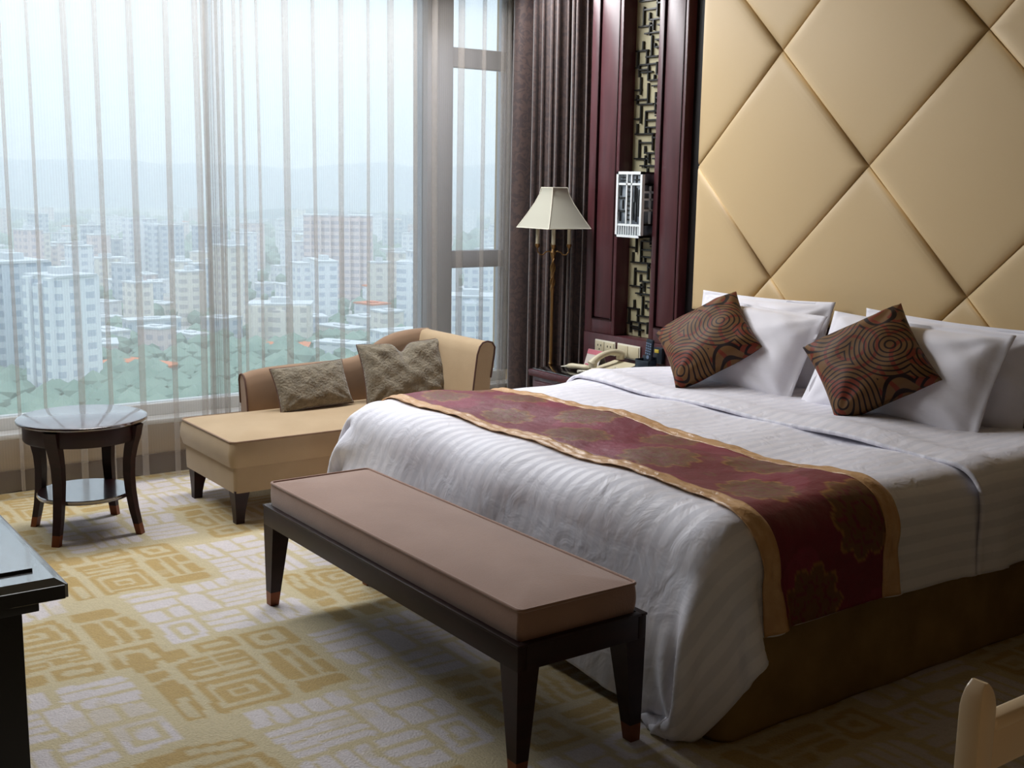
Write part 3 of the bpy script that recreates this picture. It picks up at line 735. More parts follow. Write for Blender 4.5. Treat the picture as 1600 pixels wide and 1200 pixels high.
# ---------------------------------------------------------------- pillows
def pillow_mesh(w, h, t, pinch=.08, n=40, wr=.004, seed=0, flange=0, chop=0, sag=0):
    u = np.linspace(-1, 1, n); U, Vv = np.meshgrid(u, u, indexing='ij')
    r = np.random.RandomState(seed); ph = r.rand(8)*6.28
    f = 1-flange
    cu = np.clip(np.abs(U)/f, 0, 1); cv = np.clip(np.abs(Vv)/f, 0, 1)
    T = t/2*np.power(np.maximum((1-cu**2.6)*(1-cv**2.6), 0), .45)
    T = T+.0025
    px = w/2*U*(1-pinch*(1-Vv**2)*np.abs(U)**2); pz = h/2*Vv*(1-pinch*(1-U**2)*np.abs(Vv)**2)
    if chop:
        g = np.exp(-(U/.16)**2)*np.clip((Vv+.1)/1.1, 0, 1); pz = pz-chop*g*h/2; T = T*(1-.55*g)
    if sag: pz = pz-sag*h/2*(1-U**2)*np.clip(Vv, 0, 1)
    W1 = wr*(np.sin(U*7+Vv*3+ph[0])+np.sin(Vv*9-U*5+ph[1])+.7*np.sin(U*15+Vv*12+ph[2])+.9*np.sin((U*U+Vv*Vv)*7+ph[3]))*(1-np.maximum(np.abs(U), np.abs(Vv))**8)
    for sx in (-1, 1):
        for sz in (-1, 1):
            dd = np.hypot(U-sx, Vv-sz); aa = np.arctan2(np.abs(Vv-sz), np.abs(U-sx)+1e-9)
            W1 = W1+wr*1.5*np.sin(aa*11+ph[4]+sx+2*sz)*np.exp(-((dd-.45)/.35)**2)
    A = np.stack([px, -T-W1, pz], -1).reshape(-1, 3); B = np.stack([px, T+W1*.5, pz], -1).reshape(-1, 3)
    N = n*n; idx = (np.arange(n-1)[:, None]*n+np.arange(n-1)[None]).ravel()
    F = np.stack([idx, idx+n, idx+n+1, idx+1], 1); F2 = F[:, ::-1]+N
    F = F.tolist()+F2.tolist()
    border = [i*n for i in range(n)]+[(n-1)*n+j for j in range(1, n)]+[i*n+n-1 for i in range(n-2, -1, -1)]+[j for j in range(n-2, 0, -1)]
    for a, b in zip(border, border[1:]+border[:1]): F.append([b, a, a+N, b+N])
    edge = [tuple((A[i]+B[i])/2) for i in border]
    return (np.concatenate([A, B]), F), edge
def rvec(w):
    v = Vector(w); return Matrix.Rotation(v.length, 4, v.normalized())
def pillow(name, label, cat, c, rot, w, h, t, mat, group=None, piping=None, **k):
    (V, F), edge = pillow_mesh(w, h, t, **k)
    o = obj(name, (V, F), mat, None, smooth=180)
    o.matrix_world = Matrix.Translation(c) @ rot.to_4x4()
    tag(o, label, cat, group)
    if piping: obj('piping', tube(edge, .0035, 6, closed=True), piping, None, smooth=180).parent = o
    return o
E3 = lambda x, y, z: Matrix.Rotation(z, 4, 'Z') @ Matrix.Rotation(x, 4, 'X') @ Matrix.Rotation(y, 4, 'Y')
rd = math.radians
# white pillows: back row then front row; local XZ sheet leaning back (negative X rotation)
pillow('pillow', 'white pillow at back left, its upright corner showing beside the wood panelling', 'pillow', (-3.97, 4.36, .885), E3(rd(-14), rd(-1), 0), .86, .47, .17, M['white'], 'white pillows against the headboard', seed=1, pinch=.05, flange=.08)
pillow('pillow', 'white pillow directly behind the left swirl patterned cushion', 'pillow', (-3.90, 4.20, .87), E3(rd(-27), rd(2), rd(-2)), .82, .47, .19, M['white'], 'white pillows against the headboard', seed=2, pinch=.04, flange=.09, wr=.0028)
pillow('pillow', 'white pillow at back right nearest the dark headboard end', 'pillow', (-2.93, 4.36, .875), E3(rd(-14), rd(1), 0), .88, .47, .17, M['white'], 'white pillows against the headboard', seed=3, pinch=.05, flange=.08)
pillow('pillow', 'white pillow directly behind the right swirl patterned cushion', 'pillow', (-3.01, 4.20, .87), E3(rd(-27), rd(1), rd(2)), .88, .49, .19, M['white'], 'white pillows against the headboard', seed=4, pinch=.04, flange=.09, wr=.0028)
pillow('cushion', 'brown and rust swirl patterned cushion on the left pillow beside the nightstand', 'cushion', (-4.0, 4.045, .912), rvec((-.7062, -.8113, .4332)), .45, .45, .18, M['rings'], 'swirl patterned cushions', seed=5, pinch=.07, wr=.002)
pillow('cushion', 'brown and rust swirl patterned cushion on the right pillow, tilted on one corner', 'cushion', (-3.06, 4.06, .925), rvec((-.5917, -.7223, .4801)), .45, .45, .18, M['rings'], 'swirl patterned cushions', seed=6, pinch=.07, wr=.002)

# ================================================================== BENCH
bn = thing('bench', 'upholstered taupe velvet bench with dark tapered legs at the foot of the bed', 'bench', (-3.27, 2.02, 0))
bx0, bx1, by0, by1 = -4.11, -2.425, 1.785, 2.255
obj('seat_frame', join(box(bx0, bx1, by0, by0+.03, .325, .40, .003), box(bx0, bx1, by1-.03, by1, .325, .40, .003), box(bx0, bx0+.03, by0+.03, by1-.03, .325, .40, .003), box(bx1-.03, bx1, by0+.03, by1-.03, .325, .40, .003), box(bx0+.03, bx1-.03, by0+.03, by1-.03, .36, .392)), M['espresso'], bn, smooth=30)
obj('rim', join(box(bx0-.002, bx1+.002, by0-.002, by0+.022, .396, .404, .002), box(bx0-.002, bx1+.002, by1-.022, by1+.002, .396, .404, .002), box(bx0-.002, bx0+.022, by0+.02, by1-.02, .396, .404, .002), box(bx1-.022, bx1+.002, by0+.02, by1-.02, .396, .404, .002)), M['espresso'], bn, smooth=30)
for sx in (0, 1):
    for sy in (0, 1):
        X = bx0 if sx == 0 else bx1; Y_ = by0 if sy == 0 else by1; dx = 1 if sx == 0 else -1; dy = 1 if sy == 0 else -1
        def rect(a, b, c, d, z):
            xa, xb = X+dx*a, X+dx*b; ya, yb = Y_+dy*c, Y_+dy*d; return (min(xa, xb), max(xa, xb), min(ya, yb), max(ya, yb), z)
        lg = obj('leg', quadleg(rect(.001, .085, .001, .075, .327), rect(.004, .048, .004, .046, .055)), M['espresso'], bn, smooth=20)
        obj('foot_ferrule', quadleg(rect(.004, .048, .004, .046, .055), rect(.005, .042, .005, .040, 0)), M['brasstip'], lg, smooth=20)
obj('seat_cushion', pad(bx0+.022, bx1-.022, by0+.022, by1-.022, .402, .490, .014, .018, .004), M['taupe'], bn, smooth=50)
obj('piping', tube([(a, b, .491) for a, b, c in rrect((bx0+bx1)/2, (by0+by1)/2, (bx1-bx0)/2-.022, (by1-by0)/2-.022, 0, .018)], .0055, 8, closed=True), M['taupe'], bn, smooth=180)

# ================================================================== CHAISE
ch = thing('chaise_longue', 'beige velvet chaise longue with curved back standing before the sheer curtains', 'chaise longue', (-5.46, 2.8, 0))
c0, c1, d0, d1 = -5.83, -5.15, 2.085, 3.56
obj('base', pad(c0+.012, c1-.012, d0+.015, d1, .155, .285, .0, .02, .002), M['beige'], ch, smooth=50)
obj('seat_cushion', pad(c0, c1, d0, d1-.08, .283, .408, .035, .035, .012), M['beige'], ch, smooth=50)
obj('piping', tube([(a, b, .408) for a, b, c in rrect((c0+c1)/2, (d0+d1-.08)/2, (c1-c0)/2+.001, (d1-.08-d0)/2+.001, 0, .035)], .005, 8, closed=True), M['chaiseback'], ch, smooth=180)
obj('piping', tube([(a, b, .285) for a, b, c in rrect((c0+c1)/2, (d0+d1)/2+.006, (c1-c0)/2-.008, (d1-d0)/2-.006, 0, .03)], .004, 8, closed=True), M['chaiseback'], ch, smooth=180)
prof = [(2.42, .620), (2.47, .634), (2.565, .645), (2.70, .650), (2.85, .652), (2.95, .652), (3.043, .657), (3.10, .667), (3.161, .690), (3.20, .715), (3.24, .740), (3.29, .765), (3.35, .784), (3.42, .795), (3.50, .80), (3.58, .80)]
def back_ring(y, zt):
    pts = [(-5.740, .30), (-5.740, .42), (-5.748, .50), (-5.758, zt-.07), (-5.772, zt-.025), (-5.790, zt-.006), (-5.815, zt), (-5.838, zt-.008), (-5.850, zt-.030), (-5.846, zt-.06), (-5.835, .46), (-5.835, .30), (-5.835, .17), (-5.76, .17)]
    return [(x, y, z) for x, z in pts]
obj('side_back', loft([back_ring(y, z) for y, z in prof]), M['chaiseback'], ch, smooth=60)
obj('side_piping', tube([(p[0], 2.418, p[2]) for p in back_ring(2.42, .62)[:11]], .005, 6), M['taupedark'], ch, smooth=180)
def end_ring(x, k=1.0):
    zt = .80
    pts = [(3.44, .38), (3.455, .50), (3.470, .62), (3.485, zt-.07), (3.50, zt-.028), (3.52, zt-.006), (3.55, zt), (3.582, zt-.008), (3.60, zt-.035), (3.596, zt-.075), (3.575, .60), (3.565, .45), (3.575, .30), (3.58, .17), (3.48, .17)]
    return [(x, y, z) for y, z in pts]
obj('end_back', loft([end_ring(x) for x in np.linspace(-5.78, -5.155, 9)]), M['beige'], ch, smooth=60)
obj('end_piping', tube([(-5.153, p[1], p[2]) for p in end_ring(0)[:11]], .005, 6), M['taupedark'], ch, smooth=180)
for X, Y_, sx, sy in ((-5.775, 2.10, 1, 1), (-5.165, 2.10, -1, 1), (-5.775, 3.55, 1, -1), (-5.165, 3.55, -1, -1)):
    x1_ = X+sx*.075; y1_ = Y_+sy*.075; xb = X+sx*.05; yb = Y_+sy*.05; o_ = .006
    R = []
    for z, k in ((0, 0.0), (.04, .10), (.08, .32), (.12, .62), (.165, 1.0)):
        xa, xc = X+sx*.008*(1-k), X+sx*(.050+.03*k); ya, yc = Y_+sy*.008*(1-k), Y_+sy*(.050+.03*k)
        R.append([(min(xa, xc), min(ya, yc), z), (max(xa, xc), min(ya, yc), z), (max(xa, xc), max(ya, yc), z), (min(xa, xc), max(ya, yc), z)])
    obj('leg', loft(R), M['darkwood'], ch, smooth=30)
pillow('cushion', 'oblong taupe faux fur cushion at the low end of the chaise longue', 'cushion', (-5.62, 2.735, .555), E3(rd(-26), rd(-3), rd(90)), .43, .25, .12, M['fur'], 'taupe fur cushions on the chaise longue', piping=M['taupedark'], seed=11, pinch=.05, wr=.0015)
pillow('cushion', 'square taupe faux fur cushion dented in the middle under the high chaise back', 'cushion', (-5.56, 3.27, .595), E3(rd(-24), rd(-2), rd(80)), .50, .36, .16, M['fur'], 'taupe fur cushions on the chaise longue', piping=M['taupedark'], seed=12, pinch=.06, chop=.28, wr=.0035)

# ================================================================== SIDE TABLE
tb = thing('side_table', 'round dark mahogany side table with lower shelf before the window', 'table', (-5.47, 1.49, 0))
tx, ty = -5.47, 1.49
obj('tabletop', lathe(tx, ty, [(.0, .522), (.268, .522), (.278, .526), (.288, .532), (.290, .538), (.288, .544), (.283, .547), (0, .547)], 72), M['tabletop'], tb, smooth=40)
obj('apron', loft([circ(tx, ty, .448, .258, 64), circ(tx, ty, .455, .262, 64), circ(tx, ty, .523, .262, 64)], cap1=True), M['darkwood'], tb, smooth=40)
obj('shelf', lathe(tx, ty, [(0, .175), (.211, .175), (.215, .181), (.215, .191), (.211, .195), (0, .195)], 64), M['tabletop'], tb, smooth=40)
for k in range(4):
    a = math.pi/4+k*math.pi/2+rd(0); ca, sa = math.cos(a), math.sin(a)
    prof_l = [(.0, .268, .044), (.05, .256, .046), (.12, .240, .050), (.20, .228, .054), (.28, .222, .058), (.35, .225, .062), (.41, .236, .068), (.46, .250, .074), (.5215, .262, .080)]
    def legring(z, rr, w):
        hw = w*.5; t0, t1 = rr-hw*.62, rr+hw*.62
        return [(tx+ca*q+(-sa)*s, ty+sa*q+ca*s, z) for q, s in ((t0, -hw*.8), (t1, -hw*.8), (t1, hw*.8), (t0, hw*.8))]
    lg = obj('leg', loft([legring(*p) for p in prof_l[1:]]), M['darkwood'], tb, smooth=40)
    obj('foot_ferrule', loft([legring(*prof_l[0]), legring(*prof_l[1])]), M['brasstip'], lg, smooth=40)

# ================================================================== FLOOR LAMP
lx, ly_ = -5.60, 4.33
lp = thing('floor_lamp', 'slim brass floor lamp with square cream shade before the dark drape', 'lamp', (lx, ly_, 0))
obj('base', lathe(lx, ly_, [(0, 0), (.10, 0), (.10, .012), (.085, .02), (.05, .03), (.02, .05), (.012, .07), (0, .07)], 32), M['brass'], lp)
obj('pole', lathe(lx, ly_, [(.010, .05), (.010, .55), (.015, .56), (.010, .57), (.010, .85), (.0105, .98), (.013, 1.005), (.016, 1.015), (.010, 1.03), (.009, 1.06), (.014, 1.10), (.009, 1.13), (.008, 1.19), (.016, 1.22), (.019, 1.235), (.010, 1.25), (.006, 1.42), (.006, 1.61), (0, 1.61)], 16), M['brass'], lp)
for k in range(2):
    obj('twist', tube([(lx+.013*math.cos(t*math.pi*2+k*math.pi), ly_+.013*math.sin(t*math.pi*2+k*math.pi), 1.03+.17*t) for t in np.linspace(0, 1, 14)], .004, 6), M['brass'], lp)
for k in range(4):
    a = rd(-45+8)+k*math.pi/2; ca, sa = math.cos(a), math.sin(a); r_ = .095
    path = [(lx+ca*q, ly_+sa*q, z) for q, z in ((.008, 1.235), (.025, 1.243), (.045, 1.238), (.06, 1.222), (.078, 1.222), (.092, 1.238), (r_, 1.265))]
    arm = obj('arm', tube(path, .004, 8), M['brass'], lp)
    obj('candle_sleeve', lathe(lx+ca*r_, ly_+sa*r_, [(0, 1.285), (.011, 1.285), (.011, 1.395), (.006, 1.40), (0, 1.40)], 14), M['ivory'], arm)
    obj('cup', lathe(lx+ca*r_, ly_+sa*r_, [(0, 1.262), (.007, 1.262), (.015, 1.275), (.016, 1.287), (0, 1.287)], 14), M['brass'], arm)
def shade():
    R = []
    for z, h_ in ((1.382, .160), (1.386, .157), (1.42, .139), (1.47, .113), (1.53, .084), (1.58, .0645), (1.612, .057), (1.62, .057)):
        R.append(rrect(lx, ly_, h_, h_, z, .006, 2))
    R2 = [rrect(lx, ly_, h_-.003, h_-.003, z, .006, 2) for z, h_ in ((1.62, .057), (1.612, .056), (1.53, .083), (1.42, .138), (1.382, .157))]
    return loft(R+R2, cap0=False, cap1=False)
sh = obj('lamp_shade', shade(), M['shade'], lp, smooth=30)
for sx, sy in ((1, 1), (-1, 1), (1, -1), (-1, -1)):
    obj('trim_cord', tube([(lx+sx*h_, ly_+sy*h_, z) for z, h_ in ((1.382, .159), (1.42, .138), (1.47, .112), (1.53, .083), (1.58, .0635), (1.622, .056))], .0028, 6), M['offwhite'], sh)
obj('trim_band', tube([(lx+a*.159, ly_+b*.159, 1.383) for a, b in ((1, 1), (-1, 1), (-1, -1), (1, -1))], .003, 6, closed=True), M['offwhite'], sh)
obj('trim_band', tube([(lx+a*.056, ly_+b*.056, 1.621) for a, b in ((1, 1), (-1, 1), (-1, -1), (1, -1))], .0028, 6, closed=True), M['offwhite'], sh)

# ================================================================== NIGHTSTAND + things on it
ns = thing('nightstand', 'dark mahogany nightstand with glass top between the bed and floor lamp', 'nightstand', (-5.08, 4.28, 0))
nx0, nx1, ny0, ny1, nz = -5.48, -4.64, 4.07, 4.49, .57
obj('body', box(nx0+.02, nx1-.02, ny0+.02, ny1, .06, .525, .004), M['wood'], ns)
obj('plinth', box(nx0+.04, nx1-.04, ny0+.04, ny1, 0, .06), M['darkwood'], ns)
obj('top', box(nx0, nx1, ny0, ny1, .525, .562, .004), M['wood'], ns)
obj('glass_top', box(nx0+.02, nx1-.02, ny0+.02, ny1-.01, .5625, .5695, .002), M['blacktop'], ns)
for z0_ in (.09, .31):
    dr = obj('drawer', box(nx0+.05, nx1-.05, ny0+.006, ny0+.03, z0_, z0_+.19, .005), M['wood'], ns)
    obj('knob', lathe(-5.06, 0, [(0, 0), (.008, 0), (.006, .012), (.014, .02), (.012, .028), (0, .03)], 16), M['brass'], dr)
    k = dr.children[0]
    for v in k.data.vertices:
        x, y, z = v.co; wy = -(z)+ny0+.006-4.28; v.co = (x, wy, (y+4.28)+z0_+.095)
zt = .5705
# telephone
ph = thing('telephone', 'cream corded telephone on the nightstand with its handset in the cradle', 'telephone', (-5.10, 4.34, zt))
def wedge(x0, x1, y0, y1, z0, za, zb, r=.006):
    V, F = box(x0, x1, y0, y1, z0, z0+1, r)
    return [(x, y, z0+(z-z0)*((za+(zb-za)*(y-y0)/(y1-y0))-z0)) for x, y, z in V], F
obj('phone_body', wedge(-5.20, -4.995, 4.24, 4.44, zt, zt+.022, zt+.065), M['ivory'], ph)
for i in range(3):
    for j in range(4): 
        yy = 4.262+j*.022; zz = zt+.022+.043*(yy+.007-4.24)/.20
        obj('key', box(-5.085+i*.024, -5.068+i*.024, yy, yy+.014, zz-.002, zz+.004, .0015), M['offwhite'], ph)
hp = []
for t in np.linspace(-1, 1, 15): hp.append((-5.155+.012*t, 4.34+.105*t, zt+.098+.018*(1-t*t)-.02*abs(t)**3+.022*t))
hs = obj('handset', tube(hp, [.017+.009*abs(t)**3 for t in np.linspace(-1, 1, 15)], 12), M['ivory'], ph)
for t in (-.9, .9): obj('earpiece', lathe(-5.155+.012*t, 4.34+.105*t, [(0, zt+.055+.02*t), (.024, zt+.058+.02*t), (.026, zt+.085+.02*t), (.015, zt+.10+.02*t), (0, zt+.10+.02*t)], 18), M['ivory'], hs)
cc = []
for t in np.linspace(0, 1, 150):
    bx_ = -5.185-.05*math.sin(math.pi*t); by_ = 4.235-.035*math.sin(math.pi*t)+.04*t; a = t*2*math.pi*24
    cc.append((bx_+.007*math.cos(a), by_-.10*(t*(1-t)), zt+.011+.006*math.sin(a)))
obj('coiled_cord', tube(cc, .0026, 5), M['offwhite'], ph)
# second handset lying flat
h2 = thing('cordless_handset', 'slim cream handset lying flat at the left end of the nightstand', 'handset', (-5.33, 4.22, zt))
hp2 = [(-5.31+.14*t, 4.225+.06*t, zt+.020+.004*math.sin(math.pi*t)) for t in np.linspace(0, 1, 12)]
obj('grip', tube(hp2, [.006, .015, .018, .018, .017, .016, .016, .016, .017, .018, .016, .008], 12), M['ivory'], h2)
obj('end_cap', tube([(-5.345, 4.212, zt+.014), (-5.325, 4.219, zt+.017), (-5.308, 4.226, zt+.020)], [.003, .004, .008], 8), M['offwhite'], h2)
# folded notice card
kc = thing('tent_card', 'small pink and white tent card behind the cream handset', 'card', (-5.27, 4.42, zt))
def cardq(x0, x1, ya, yb, za, zb, t=.002): return loft([[(x0, ya, za), (x1, ya, za), (x1, ya+t, za), (x0, ya+t, za)], [(x0, yb, zb), (x1, yb, zb), (x1, yb+t, zb), (x0, yb+t, zb)]])
obj('front_leaf', cardq(-5.345, -5.215, 4.38, 4.418, zt, zt+.105), M['card'], kc, smooth=0)
obj('back_leaf', cardq(-5.345, -5.215, 4.455, 4.420, zt, zt+.105), M['card'], kc, smooth=0)
obj('pink_band', cardq(-5.345, -5.215, 4.4065, 4.4165, zt+.078, zt+.105), M['pink'], kc, smooth=0)
obj('pink_print', cardq(-5.335, -5.285, 4.3795, 4.386, zt+.004, zt+.022), M['pink'], kc, smooth=0)
# remote holder + remote
rh = thing('remote_holder', 'dark slate remote control holder with a small gold emblem on the nightstand', 'holder', (-4.86, 4.28, zt))
rx0, rx1, ry0, ry1 = -4.925, -4.815, 4.255, 4.315
obj('box_body', join(box(rx0, rx1, ry0, ry0+.006, zt, zt+.125, .002), box(rx0, rx1, ry1-.006, ry1, zt, zt+.145, .002), box(rx0, rx0+.006, ry0, ry1, zt, zt+.13, .002), box(rx1-.006, rx1, ry0, ry1, zt, zt+.13, .002), box(rx0, rx1, ry0, ry1, zt, zt+.01, .002)), M['navy'], rh)
M['emblem'] = principled('gold_emblem', L('#d8c04c'), .4, metal=.3)
def disc(x, z, r_, y): return loft([[(x+r_*math.cos(a), y, z+r_*math.sin(a)*k2) for a in np.linspace(0, 2*math.pi, 13)[:-1]] for y, k2 in ((y, 1), (y-.002, 1))])
obj('emblem', join(disc(-4.870, zt+.064, .010, ry0), disc(-4.870, zt+.050, .006, ry0), disc(-4.882, zt+.036, .0085, ry0), disc(-4.858, zt+.036, .0085, ry0), disc(-4.870, zt+.034, .006, ry0)), M['emblem'], rh, smooth=0)
rm = thing('remote_control', 'dark remote control standing upright in the slate holder', 'remote', (-4.862, 4.285, zt+.012))
def tilt(vf, px, pz, a):
    V, F = vf; return [(px+(x-px)*math.cos(a)+(z-pz)*math.sin(a), y, pz-(x-px)*math.sin(a)+(z-pz)*math.cos(a)) for x, y, z in V], F
obj('remote_body', tilt(box(-4.888, -4.838, 4.276, 4.296, zt+.012, zt+.245, .006), -4.862, zt, .10), M['navy'], rm)
for i in range(3):
    for j in range(5): obj('button', tilt(box(-4.882+i*.015, -4.872+i*.015, 4.273, 4.278, zt+.162+j*.014, zt+.170+j*.014, .001), -4.862, zt, .10), M['grey'], rm, smooth=0)
obj('dial', tilt(disc(-4.862, zt+.146, .011, 4.277), -4.862, zt, .10), M['grey'], rm, smooth=0)
rh.location.x += .14; rh.location.y += .035; rm.location.x += .14; rm.location.y += .035; ph.location.x += .07
# socket plates on the panelling rail
for k, (a, b, lab) in enumerate(((-5.37, -5.185, 'ivory double socket plate on the left of the wood rail behind the phone'), (-5.165, -4.965, 'ivory double rocker switch plate on the rail right of the socket plate'))):
    sp_ = thing('socket_plate' if k == 0 else 'switch_plate', lab, 'socket' if k == 0 else 'switch', (a, YW-.004, .69))
    obj('plate', box(a, b, YW-.014, YW-.005, .645, .728, .003), M['offwhite'], sp_)
    m = (a+b)/2
    for q0, q1 in ((a+.008, m-.004), (m+.004, b-.008)):
        f_ = obj('insert', box(q0, q1, YW-.019, YW-.013, .653, .720, .002), M['ivory'], sp_)
        if k == 0:
            for dx in (-.014, .014): obj('slot', box((q0+q1)/2+dx-.003, (q0+q1)/2+dx+.003, YW-.0205, YW-.0185, .690, .702), M['fretblack'], f_, smooth=0)
            obj('slot', box((q0+q1)/2-.003, (q0+q1)/2+.003, YW-.0205, YW-.0185, .668, .678), M['fretblack'], f_, smooth=0)
s3 = thing('switch_box', 'slate grey switch box with a pale key on the rail by the left cushion', 'switch', (-4.80, YW-.004, .70))
obj('housing', box(-4.835, -4.765, YW-.03, YW-.004, .655, .745, .004), M['navy'], s3)
obj('key', box(-4.822, -4.788, YW-.034, YW-.029, .715, .735, .002), M['emblem'], s3)

# ================================================================== DESK (left foreground)
dk = thing('desk', 'black lacquer desk with moulded glossy top at the left edge', 'desk', (-3.3, .3, 0))
def dtop():
    x0_, x1_, y0_, y1_ = -4.25, -2.63, -.05, .666
    R = []
    for z, o in ((.700, .03), (.702, .006), (.708, 0), (.736, 0), (.750, .022)):
        R.append([(x0_+o, y0_+o, z), (x1_-o, y0_+o, z), (x1_-o, y1_-o, z), (x0_+o, y1_-o, z)])
    return loft(R)
obj('desktop', dtop(), M['blacktop'], dk, smooth=0)
obj('edge_band', join(box(-2.6335, -2.626, -.05, .66, .706, .737), box(-4.24, -2.632, .662, .668, .706, .737)), M['black'], dk, smooth=0)
obj('apron', box(-4.20, -2.665, 0.0, .612, .672, .700, .003), M['black'], dk)
obj('side_panel', box(-2.72, -2.69, 0.0, .580, 0, .672, .003), M['black'], dk)
obj('side_panel', box(-4.18, -4.15, 0.0, .580, 0, .672, .003), M['black'], dk)
obj('modesty_panel', box(-4.15, -2.72, .545, .570, .02, .672, .003), M['black'], dk)
dp_ = obj('desk_blotter', loft([[(-3.6, .1, .7502), (-2.755, .1, .7502), (-2.725, .13, .7502), (-2.725, .615, .7502), (-3.6, .615, .7502)], [(-3.6, .1, .757), (-2.755, .1, .757), (-2.725, .13, .757), (-2.725, .615, .757), (-3.6, .615, .757)]]), M['pad'], None, smooth=0)
tag(dp_, 'flat black blotter pad lying on the glossy desk top', 'desk pad')

# ================================================================== CHAIR (right foreground)
chx, chy = -.815, 1.36
cr = thing('armchair', 'cream painted wooden chair back with rounded post at the lower right corner', 'chair', (chx, chy, 0))
def post(y):
    R = []
    hx_, hy_ = .017, .019
    for z in (0, .45, .90, .968): 
        k = (1 if z > .4 else .8)
        R.append(rrect(chx, y, hx_*k, hy_*k, z, .004, 2))
    for t in np.linspace(0, 1, 7)[1:]:
        R.append([(p[0], y+(p[1]-y)*math.sqrt(max(1-t*t, .02)), z) for p, z in ((p, .968+.042*t) for p in rrect(chx, y, hx_*(1-.35*t*t), hy_, 0, .004, 2))])
    return loft(R)
for y in (chy, chy+.50): obj('back_post', post(y), M['cream'], cr, smooth=35)
obj('top_rail', box(chx-.010, chx+.012, chy+.02, chy+.48, .875, .950, .008, 3), M['cream'], cr)
obj('top_rail_moulding', box(chx-.014, chx+.017, chy+.02, chy+.48, .935, .955, .008, 3), M['cream'], cr)
obj('mid_rail', box(chx-.012, chx+.014, chy+.02, chy+.48, .780, .825, .008, 3), M['cream'], cr)
obj('lower_rail', box(chx-.012, chx+.014, chy+.02, chy+.48, .56, .60, .008, 3), M['cream'], cr)
for k in range(4): obj('spindle', box(chx-.008, chx+.008, chy+.09+k*.1, chy+.115+k*.1, .60, .78, .004), M['cream'], cr)
obj('seat_frame', box(chx-.01, chx+.46, chy-.0, chy+.50, .39, .44, .01), M['cream'], cr)
obj('seat', pad(chx+.025, chx+.45, chy+.03, chy+.47, .44, .475, .02, .03), M['beige'], cr, smooth=50)
for y in (chy+.01, chy+.45): obj('leg', quadleg((chx+.415, chx+.455, y, y+.04, .39), (chx+.42, chx+.445, y+.008, y+.032, 0)), M['cream'], cr, smooth=20)

# ================================================================== THE CITY OUTSIDE
GZ = -110.0
def ong(px, py, z=GZ):
    v = R3 @ Vector((px-800, -(py-600), -FP)); t = (z-CAMH)/v.z; p = Vector((0, 0, CAMH))+v*t; return p.x, p.y
def mat_ground():
    m, n, out = newmat('city_ground')
    p = n.nodes.new('ShaderNodeBsdfDiffuse'); n.links.new(p.outputs[0], out.inputs[0])
    t = n.nodes.new('ShaderNodeTexCoord'); no = n.nodes.new('ShaderNodeTexNoise'); no.inputs['Scale'].default_value = .006; no.inputs['Detail'].default_value = 6
    n.links.new(t.outputs['Object'], no.inputs['Vector'])
    r = n.nodes.new('ShaderNodeValToRGB'); e = r.color_ramp.elements
    e[0].position = .42; e[0].color = L('#7a8f88'); e[1].position = .58; e[1].color = L('#b9b6b4')
    x = e.new(.5); x.color = L('#929f9c')
    n.links.new(no.outputs['Fac'], r.inputs[0]); n.links.new(r.outputs[0], p.inputs[0]); return m
struct('ground', ([(-30000, -12000, GZ), (-60, -12000, GZ), (-60, 26000, GZ), (-30000, 26000, GZ)], [[0, 1, 2, 3]]), mat_ground(), smooth=0)
def facade(name, wall, win, fh=3.2, fw=3.0):
    m, n, out = newmat(name)
    p = n.nodes.new('ShaderNodeBsdfPrincipled'); n.links.new(p.outputs[0], out.inputs[0]); p.inputs['Roughness'].default_value = .8
    t = n.nodes.new('ShaderNodeTexCoord'); s = n.nodes.new('ShaderNodeSeparateXYZ'); n.links.new(t.outputs['Object'], s.inputs[0])
    def wave(inp, per, th):
        a = n.nodes.new('ShaderNodeMath'); a.operation = 'MULTIPLY'; a.inputs[1].default_value = 2*math.pi/per; n.links.new(inp, a.inputs[0])
        b = n.nodes.new('ShaderNodeMath'); b.operation = 'SINE'; n.links.new(a.outputs[0], b.inputs[0])
        c = n.nodes.new('ShaderNodeMath'); c.operation = 'GREATER_THAN'; c.inputs[1].default_value = th; n.links.new(b.outputs[0], c.inputs[0]); return c
    ad = n.nodes.new('ShaderNodeMath'); ad.operation = 'ADD'; n.links.new(s.outputs['X'], ad.inputs[0]); n.links.new(s.outputs['Y'], ad.inputs[1])
    a = wave(s.outputs['Z'], fh*2, .0); b = wave(ad.outputs[0], fw*3, -.2)
    mu = n.nodes.new('ShaderNodeMath'); mu.operation = 'MULTIPLY'; n.links.new(a.outputs[0], mu.inputs[0]); n.links.new(b.outputs[0], mu.inputs[1])
    c = n.nodes.new('ShaderNodeMix'); c.data_type = 'RGBA'; c.inputs['A'].default_value = wall; c.inputs['B'].default_value = win
    n.links.new(mu.outputs[0], c.inputs['Factor']); n.links.new(c.outputs['Result'], p.inputs['Base Color']); return m
FM = [facade('white_facade', L('#e6e9ee'), L('#bcc6d2')), facade('pinkish_facade', L('#dccbc9'), L('#b3acb4')), facade('grey_facade', L('#c3ccd6'), L('#97a6b6')), facade('cream_facade', L('#e0dbd2'), L('#b6b5b4'))]
M['roofred'] = principled('orange_roof', L('#d07a4e'), .8); M['roofgrey'] = principled('pale_roof', L('#c9ced2'), .8)
PL = []
